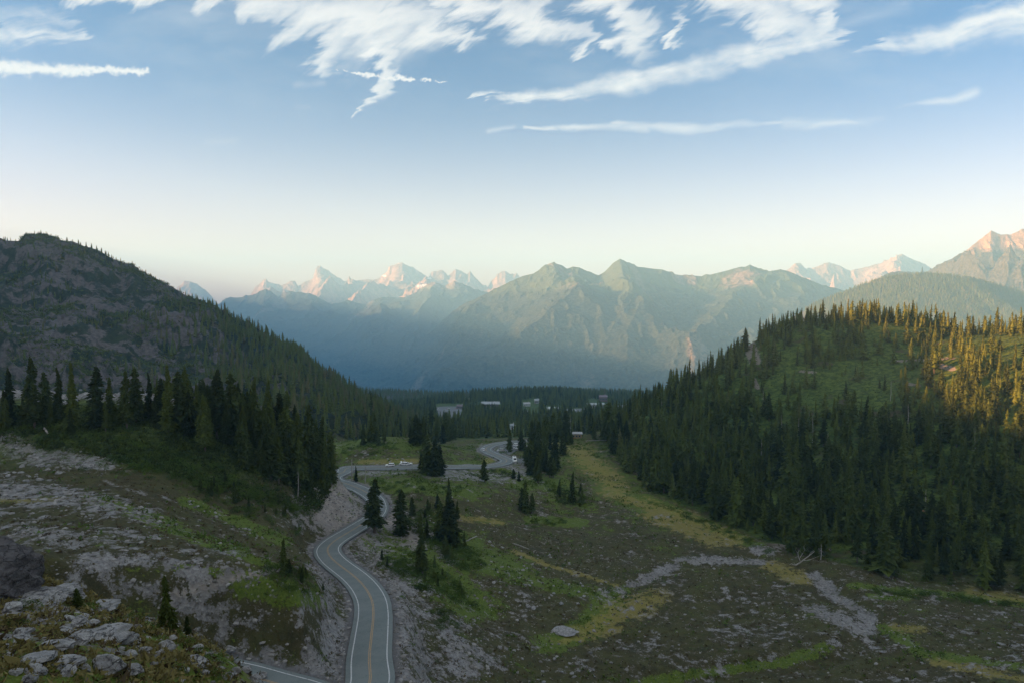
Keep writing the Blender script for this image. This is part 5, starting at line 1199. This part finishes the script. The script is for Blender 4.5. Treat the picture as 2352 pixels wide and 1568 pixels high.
strew(22, [(0, 1030), (170, 1040), (220, 1080), (60, 1110), (0, 1090)], 4, .4, 1.3, 'grey boulder on the stony slope below the pale rock band', 'boulders on the stony slope')
strew(30, [(860, 1150), (1060, 1130), (1180, 1150), (1100, 1230), (900, 1240)], 5, .25, .8, 'pale boulder on the meadow between road and dark clump', 'boulders on the meadow by the road')
strew(34, [(1000, 1440), (1200, 1480), (1400, 1540), (1300, 1568), (1060, 1560)], 6, .25, .8, 'grey boulder at the foot of the long gravel bank', 'boulders at the foot of the gravel bank')
strew(14, [(790, 1040), (960, 1045), (960, 1062), (790, 1062)], 7, .3, 1.1, 'pale boulder on the verge behind the lateral road', 'boulders behind the lateral road')
# loose rubble, nobody could count it
def rubble(n_, seed):
    g = np.random.default_rng(seed); bm = bmesh.new(); bmesh.ops.create_icosphere(bm, subdivisions=1, radius=1); B_ = np.array([v.co[:] for v in bm.verts]); F0 = np.array([[v.index for v in f.verts] for f in bm.faces]); bm.free()
    w = (np.clip(GR * 1.2, 0.03, 1) ** 1.5 * ((Yg > 17) & (Yg < 290) & (PXg > -40) & (PXg < 2400) & (HIL < .4)) / np.maximum(Yg, 1) ** .6).ravel() * (Yg * np.gradient(ROWS)[:, None]).ravel(); w /= w.sum()
    idx = g.choice(len(w), n_, p=w); X = Xg.ravel()[idx] + g.uniform(-.4, .4, n_) * Yg.ravel()[idx] * .002; Y = Yg.ravel()[idx] * (1 + g.uniform(-.002, .002, n_))
    k = np.concatenate([road_dist(X[s:s + 20000], Y[s:s + 20000]) for s in range(0, n_, 20000)]) > 4.9; X, Y = X[k], Y[k]; n2 = len(X); Z = ground_z(X, Y)
    S_ = g.uniform(.05, 1, n2) ** 4 * .62 * (.18 + .82 * sstep(Y, 30, 150)) + .05 + .05 * sstep(Y, 60, 160)
    sc = np.stack([S_, S_ * g.uniform(.6, 1, n2), S_ * g.uniform(.35, .8, n2)], -1); a = g.uniform(0, 6.28, n2)
    Bv = B_[None] * (1 + g.uniform(-.28, .28, (n2, len(B_), 1))) * sc[:, None, :]; ca, sa = np.cos(a)[:, None], np.sin(a)[:, None]
    V = np.stack([Bv[..., 0] * ca - Bv[..., 1] * sa + X[:, None], Bv[..., 0] * sa + Bv[..., 1] * ca + Y[:, None], Bv[..., 2] + Z[:, None]], -1).reshape(-1, 3)
    F = (F0[None] + (np.arange(n2) * len(B_))[:, None, None]).reshape(-1, 3); return tag(mesh_np('rubble', V, F, M_rub, attrs=dict(tint=np.repeat(g.random(n2), len(B_)))), kind='stuff')
m_, n_, b_ = new_mat('rubble'); n_.put(b_.inputs['Base Color'], n_.mix(n_.attr('tint'), (.10, .095, .09), (.29, .28, .27))); M_rub = m_
rubble(21000, 91)

# ================================================================ vehicles, poles, buildings
M_wcar = simple('white_car_paint', (.78, .79, .80), .35, .5); M_scar = simple('silver_car_paint', (.42, .43, .42), .35, .5); M_rcar = simple('red_car_paint', (.42, .06, .05), .35, .5); M_dcar = simple('dark_car_paint', (.06, .07, .09), .35, .5)
M_glass = simple('car_glass', (.015, .02, .025), .12, .6); M_tyre = simple('tyre_rubber', (.02, .02, .02), .9, .1); M_rim = simple('wheel_rim', (.4, .4, .42), .4, .5)
M_lamp = simple('lamp_lens', (.8, .8, .78), .2, .6); M_tail = simple('tail_lens', (.45, .02, .02), .3, .5)
def prism(name, prof, w0, w1, mat, parent, zsplit=None, bevel=.04):
    """side profile (x, z) extruded across the car; width narrows from w0 to w1 with height"""
    zs_ = [p[1] for p in prof]; z0, z1 = min(zs_), max(zs_); bm = bmesh.new()
    wd = lambda z: (w0 + (w1 - w0) * (z - z0) / (z1 - z0 + 1e-6)) / 2
    a = [bm.verts.new((x, wd(z), z)) for x, z in prof]; b = [bm.verts.new((x, -wd(z), z)) for x, z in prof]
    bm.faces.new(a); bm.faces.new(b[::-1])
    for i in range(len(prof)): j = (i + 1) % len(prof); bm.faces.new((a[i], b[i], b[j], a[j]))
    bmesh.ops.recalc_face_normals(bm, faces=bm.faces)
    if bevel: bmesh.ops.bevel(bm, geom=bm.edges[:], offset=bevel, segments=1, affect='EDGES')
    me = bpy.data.meshes.new(name); bm.to_mesh(me); bm.free(); me.materials.append(mat)
    o = bpy.data.objects.new(name, me); C.objects.link(o); o.parent = parent; return o
def box(name, x0, x1, y0, y1, z0, z1, mat, parent, bevel=0):
    return prism_y(name, [(x0, z0), (x1, z0), (x1, z1), (x0, z1)], y0, y1, mat, parent, bevel)
def prism_y(name, prof, y0, y1, mat, parent, bevel=0):
    bm = bmesh.new(); a = [bm.verts.new((x, y0, z)) for x, z in prof]; b = [bm.verts.new((x, y1, z)) for x, z in prof]
    bm.faces.new(a); bm.faces.new(b[::-1])
    for i in range(len(prof)): j = (i + 1) % len(prof); bm.faces.new((a[i], b[i], b[j], a[j]))
    bmesh.ops.recalc_face_normals(bm, faces=bm.faces)
    if bevel: bmesh.ops.bevel(bm, geom=bm.edges[:], offset=bevel, segments=2, affect='EDGES')
    me = bpy.data.meshes.new(name); bm.to_mesh(me); bm.free(); me.materials.append(mat)
    o = bpy.data.objects.new(name, me); C.objects.link(o); o.parent = parent; return o
def wheel_meshes():
    bm = bmesh.new(); bmesh.ops.create_cone(bm, cap_ends=True, segments=18, radius1=.35, radius2=.35, depth=.24, matrix=Matrix.Rotation(math.pi / 2, 4, 'X'))
    me = bpy.data.meshes.new('wheel'); bm.to_mesh(me); bm.free(); me.materials.append(M_tyre)
    bm = bmesh.new(); bmesh.ops.create_cone(bm, cap_ends=True, segments=14, radius1=.21, radius2=.21, depth=.26, matrix=Matrix.Rotation(math.pi / 2, 4, 'X'))
    m2 = bpy.data.meshes.new('rim'); bm.to_mesh(m2); bm.free(); m2.materials.append(M_rim); return me, m2
WM = wheel_meshes()
PROF = {'suv': (4.7, 1.9, [(-2.35, .45), (-2.35, .95), (-2.25, 1.12), (1.05, 1.12), (2.2, .98), (2.36, .75), (2.34, .42)], [(-2.22, 1.10), (-2.0, 1.66), (-1.7, 1.72), (.35, 1.72), (.55, 1.66), (1.15, 1.10)], 1.70, (-1.45, 1.45)),
        'sedan': (4.6, 1.8, [(-2.3, .40), (-2.32, .90), (-2.2, 1.0), (-1.5, 1.02), (.95, 1.0), (2.15, .86), (2.3, .66), (2.28, .38)], [(-1.75, 1.0), (-1.05, 1.40), (-.8, 1.43), (.1, 1.43), (.3, 1.38), (1.05, .98)], 1.41, (-1.4, 1.42)),
        'van': (5.6, 2.1, [(-2.8, .45), (-2.8, 1.3), (2.1, 1.3), (2.7, 1.05), (2.8, .8), (2.8, .42)], [(-2.78, 1.28), (-2.78, 2.55), (-2.6, 2.68), (1.0, 2.68), (1.4, 2.5), (2.15, 1.28)], 2.6, (-1.7, 1.8))}
def car(name, X, Y, ang, kind, paint, label, group=None, hood=False, cat='car'):
    L, w, low, cab, zr_, ax = PROF[kind]; z = float(ground_z(X, Y)[0]); rd_ = float(road_dist(X, Y)[0])
    if rd_ < 9: k = ((Rxy[:, 0] - X) ** 2 + (Rxy[:, 1] - Y) ** 2).argmin(); z = max(z, Rxy[k, 2] + (.04 if rd_ < 4.3 else -.3)) if rd_ < 4.6 else z
    e = empty(name, (X, Y, z + .02), ang)
    body = prism('body', low, w, w * .94, paint, e, bevel=.06)
    if kind == 'van':
        prism('cargo_body', cab, w * .98, w * .86, paint, e, bevel=.06)
        prism_y('windscreen', [(1.38, 1.45), (1.32, 2.35), (1.55, 2.35), (2.12, 1.40)], -.78, .78, M_glass, e)
        box('rear_window', -2.85, -2.74, -.75, .75, 1.5, 2.25, M_glass, e)
        for sy in (-1, 1): box('side_window', .2, 1.3, sy * .93 - .04, sy * .93 + .04, 1.5, 2.2, M_glass, e)
        box('roof_rack', -1.8, .6, -.6, .6, 2.68, 2.76, M_dcar, e)
    else:
        prism('cabin_glass', cab, w * .90, w * .70, M_glass, e, bevel=.03)
        xs_ = [p[0] for p in cab if p[1] > zr_ - .08]; box('roof', min(xs_) - .02, max(xs_) + .05, -w * .36, w * .36, zr_ - .03, zr_ + .04, paint, e, .02)
        for sy in (-1, 1):
            box('pillar', -1.15 if kind == 'suv' else -.62, -1.02 if kind == 'suv' else -.5, sy * w * .41 - .03, sy * w * .41 + .03, cab[0][1], zr_ - .02, paint, e)
            box('mirror', .80, .95, sy * (w / 2 + .1) - .08, sy * (w / 2 + .1) + .08, 1.05, 1.2, paint, e, .02)
    if hood: o = prism_y('open_hood', [(0, 0), (1.15, 0), (1.15, .05), (0, .05)], -w * .42, w * .42, paint, e); o.location = (1.0, 0, 1.08); o.rotation_euler = (0, -.85, 0)
    for x in ax:
        for sy in (-1, 1):
            wh = bpy.data.objects.new('wheel', WM[0]); C.objects.link(wh); wh.parent = e; wh.location = (x, sy * (w / 2 - .11), .35)
            rm = bpy.data.objects.new('rim', WM[1]); C.objects.link(rm); rm.parent = wh
    for sy in (-1, 1):
        box('headlight', L / 2 - .14, L / 2 + .01, sy * w * .36 - .17, sy * w * .36 + .17, .68, .82, M_lamp, e)
        box('tail_light', -L / 2 - .02, -L / 2 + .08, sy * w * .40 - .12, sy * w * .40 + .12, .78, 1.02, M_tail, e)
    return tag(e, label, cat, group)
def car_at(px, py, ang, kind, paint, label, **kw):
    X, Y = world_of(px, py); return car(kw.pop('name', 'parked_car'), X, Y, ang, kind, paint, label, **kw)
def road_pt(px, py, off=0.0):
    """nearest centre-line point to a photo pixel, shifted across"""
    pp = np.stack(project(ROAD[:, 0], ROAD[:, 1], ROAD[:, 2]), -1); ok = np.arange(len(ROAD)) > len(ROAD) * .45
    k = np.where(ok, (pp[:, 0] - px) ** 2 + ((pp[:, 1] - py) * 3) ** 2, 1e9).argmin(); d = ROAD[min(k + 2, len(ROAD) - 1)] - ROAD[k - 2]; a = math.atan2(d[1], d[0]); n_ = np.array([-d[1], d[0]]) / np.hypot(d[0], d[1])
    return ROAD[k][0] + n_[0] * off, ROAD[k][1] + n_[1] * off, a
X, Y, a = road_pt(895, 1070, 1.9); car('moving_car', X, Y, a + math.pi, 'suv', M_wcar, 'white sport utility vehicle driving alone on the lateral road')
X, Y, a = road_pt(925, 1069, 5.2); car('parked_car', X, Y, a + math.pi - .5, 'suv', M_wcar, 'white car with its hood raised beside the lateral road', hood=True)
X, Y, a = road_pt(938, 1069, 5.4); car('parked_car', X, Y, a + .25, 'sedan', M_wcar, 'white car parked tail to tail with the one with raised hood')
X, Y, a = road_pt(1110, 1034, 1.8); car('moving_car', X, Y, a, 'sedan', M_wcar, 'white car rounding the outer bend by the pink gravel')
car_at(1150, 1036, math.pi + .12, 'suv', M_scar, 'silver car with dark windows alone on the paved turnout')
car_at(1182, 1059, -1.45, 'van', M_wcar, 'white van on the road shoulder at the inner bend', name='parked_van', cat='van')
for px, py, an, kd, pt_, lab in [(1187, 1023, .3, 'suv', M_wcar, 'white car behind the narrow conifer, farthest of the turnout row'), (1187.5, 1030, .4, 'sedan', M_wcar, 'white car nearest the road in the turnout row under the conifers'),
                                 (1180, 1032.5, .5, 'sedan', M_scar, 'silver car half hidden by the narrow conifer at the turnout'), (1202, 1026, .3, 'van', M_scar, 'pale van among the trees behind the turnout row')]:
    car_at(px, py, an, kd, pt_, lab)
for i, (px, py, pt_) in enumerate([(1027, 939, M_rcar), (1031, 937.5, M_wcar), (1046, 939, M_rcar), (1050, 937.5, M_rcar), (1006, 939, M_wcar), (1082, 932, M_wcar), (1087, 932, M_wcar), (1093, 932, M_wcar), (1072, 915.5, M_wcar), (1078, 915.5, M_wcar), (1312, 943, M_wcar), (1320, 943, M_wcar)]):
    car_at(px, py, rng.uniform(0, 3), 'suv', pt_, 'red car parked on the far grey parking lot' if pt_ is M_rcar else 'white car parked near the far lodge buildings', group='red cars on the far lot' if pt_ is M_rcar else 'white cars by the far lodge')

def pole(px, pb, pt, label, arm=True):
    X, Y, Z = on_ground(px, pb); H = (pb - pt) / 1568 * Y; e = empty('utility_pole', (X, Y, Z - .3))
    V, F = tube_np([(0, 0, 0), (.05, 0, H * .5), (.1, 0, H + .3)], [.26, .22, .17], 10); mesh_np('pole', V, F, M_dead, e)
    if arm: box('crossarm', -.9, 1.1, -.08, .08, H - .8, H - .6, M_bark, e)
    V, F = tube_np([(.1, .22, H - 1.9), (.1, .22, H - 1.1)], [.16, .16], 8); mesh_np('transformer', V, F, M_scar, e)
    V, F = tube_np([(.08, 0, H - .9), (1.9, .3, H - 2.6)], [.05, .05], 5); mesh_np('brace', V, F, M_dead, e)
    tag(e, label, 'utility pole')
pole(808, 1105, 1051, 'taller weathered utility pole left of the narrow young conifer'); pole(839, 1108, 1070, 'shorter weathered utility pole right of the narrow young conifer', False)

# buildings of the ski area
M_metal = simple('pale_metal_roof', (.30, .33, .36), .5, .4, .1, .2); M_brown = simple('brown_siding', (.16, .10, .08), .9, .1, .2, .6); M_grey = simple('grey_siding', (.36, .37, .38), .9, .1, .12, .5)
M_white2 = simple('white_siding', (.50, .53, .55), .8, .2, .08, .5); M_purple = simple('weathered_shingles', (.19, .15, .17), .9, .1, .2, .8); M_win = simple('window_glass', (.04, .055, .07), .15, .6); M_door = simple('door_paint', (.24, .12, .06), .7, .2)
def building(px, py, wpx, h, dep, ang, label, wall, roof, rise=.0, name='ski_building', wins=5, over=.6):
    """gabled (rise > 0) or flat-roofed building; front wall towards -y before it is turned"""
    X, Y, Z = on_ground(px, py); w = wpx / 1568 * Y; e = empty(name, (X, Y + dep / 2, Z - 1.0), ang); H = h + 1.0
    box('wall', -w / 2, w / 2, -dep / 2, dep / 2, 0, H, wall, e)
    if rise > 0:
        bm = bmesh.new(); P_ = [(-w / 2 - over, -dep / 2 - over, H - .1), (w / 2 + over, -dep / 2 - over, H - .1), (w / 2 + over, 0, H + rise), (-w / 2 - over, 0, H + rise), (w / 2 + over, dep / 2 + over, H - .1), (-w / 2 - over, dep / 2 + over, H - .1)]
        v = [bm.verts.new(p) for p in P_]; v2 = [bm.verts.new((p[0], p[1], p[2] + .3)) for p in P_]
        for q_ in ((0, 1, 2, 3), (3, 2, 4, 5)): bm.faces.new([v[i] for i in q_]); bm.faces.new([v2[i] for i in q_][::-1])
        for a, b in ((0, 1), (1, 2), (2, 4), (4, 5), (5, 3), (3, 0)): bm.faces.new((v[a], v[b], v2[b], v2[a]))
        bm.faces.new((v[0], v[3], v[5])) if False else None
        bmesh.ops.recalc_face_normals(bm, faces=bm.faces); me = bpy.data.meshes.new('roof'); bm.to_mesh(me); bm.free(); me.materials.append(roof); o = bpy.data.objects.new('roof', me); C.objects.link(o); o.parent = e
        for sx in (-1, 1):
            V = [(sx * (w / 2 - .05), -dep / 2, H), (sx * (w / 2 - .05), dep / 2, H), (sx * (w / 2 - .05), 0, H + rise)]; mesh_np('gable', V, [(0, 1, 2)], wall, e)
        box('chimney', w * .22, w * .22 + 1.1, .8, 1.9, H + rise * .3, H + rise + 1.4, M_grey, e)
    else: box('roof', -w / 2 - over, w / 2 + over, -dep / 2 - over, dep / 2 + over, H, H + .45, roof, e)
    for i in range(wins):
        x = -w / 2 + w * (i + .75) / (wins + .5); f = box('window', x - w / wins * .27, x + w / wins * .27, -dep / 2 - .12, -dep / 2 + .02, 1.0 + h * .35, 1.0 + h * .78, M_grey, e)
        box('pane', x - w / wins * .23, x + w / wins * .23, -dep / 2 - .16, -dep / 2 - .121, 1.0 + h * .38, 1.0 + h * .75, M_win, f)
    box('door', -w / 2 + w * .08, -w / 2 + w * .08 + 1.4, -dep / 2 - .1, -dep / 2 + .02, 1.0, 3.2, M_door, e)
    return tag(e, label, 'building')
building(1126, 934, 40, 6.2, 13, .05, 'long brown lodge with a pale metal roof above the basin forest', M_brown, M_metal, 4.2, 'lodge', 9, 1.6)
building(1057, 938, 15, 5.2, 10, -.3, 'purple-shingled building by the red cars at the parking lot corner', M_purple, M_purple, 2.6, wins=4)
building(1271, 943, 28, 4.6, 9, .03, 'long white building with a bright roof in front of the tall trunks', M_white2, M_white2, 2.2, wins=7)
building(1315, 946, 13, 2.8, 7, 0, 'small white shed right of the long white building', M_white2, M_metal, 1.4, wins=3)
building(1210, 932, 15, 5, 10, .1, 'pale cabin left of the grey cabin in the basin forest', M_white2, M_grey, 2.2, wins=4)
building(1233, 926, 10, 6, 9, -.1, 'grey steep-roofed cabin among the basin trees', M_grey, M_metal, 3.4, wins=3)
building(1386, 922, 18, 11, 14, 0, 'brown multi-storey lodge standing against the blue mountain', M_brown, M_purple, 4.0, 'lodge', 5)
building(1370, 940, 40, 9, 16, .05, 'large flat-roofed grey building with a pale disc on its wall', M_grey, M_metal, 0, wins=8)
building(1434, 941, 26, 5, 11, .25, 'building with a slanting pale roof at the start of the hill forest', M_grey, M_metal, 3.0, wins=5)
building(1177, 985, 9, 4.2, 7, .2, 'small pale hut in the middle of the basin forest', M_white2, M_metal, 1.6, wins=2)
building(1214, 950, 8, 3.5, 6, .1, 'tiny pale hut on the road through the basin forest', M_white2, M_metal, 1.2, wins=2)
building(1325, 1006, 24, 3.2, 7, -.05, 'low flat-roofed hut with timber corner at the top of the meadow', simple('ochre_timber', (.30, .22, .10), .9, .1, .2, 1), M_grey, 0, 'hut', wins=3)
X, Y, Z = on_ground(1376.6, 941); bm = bmesh.new(); bmesh.ops.create_cone(bm, cap_ends=True, segments=24, radius1=2.6, radius2=2.3, depth=.4, matrix=Matrix.Rotation(math.pi / 2, 4, 'X'))
me = bpy.data.meshes.new('sign_disc'); bm.to_mesh(me); bm.free(); me.materials.append(M_white2); o = bpy.data.objects.new('sign_disc', me); C.objects.link(o); o.location = (X, Y - .6, Z + 7.2); tag(o, 'round white disc on the large flat-roofed grey building', 'disc')
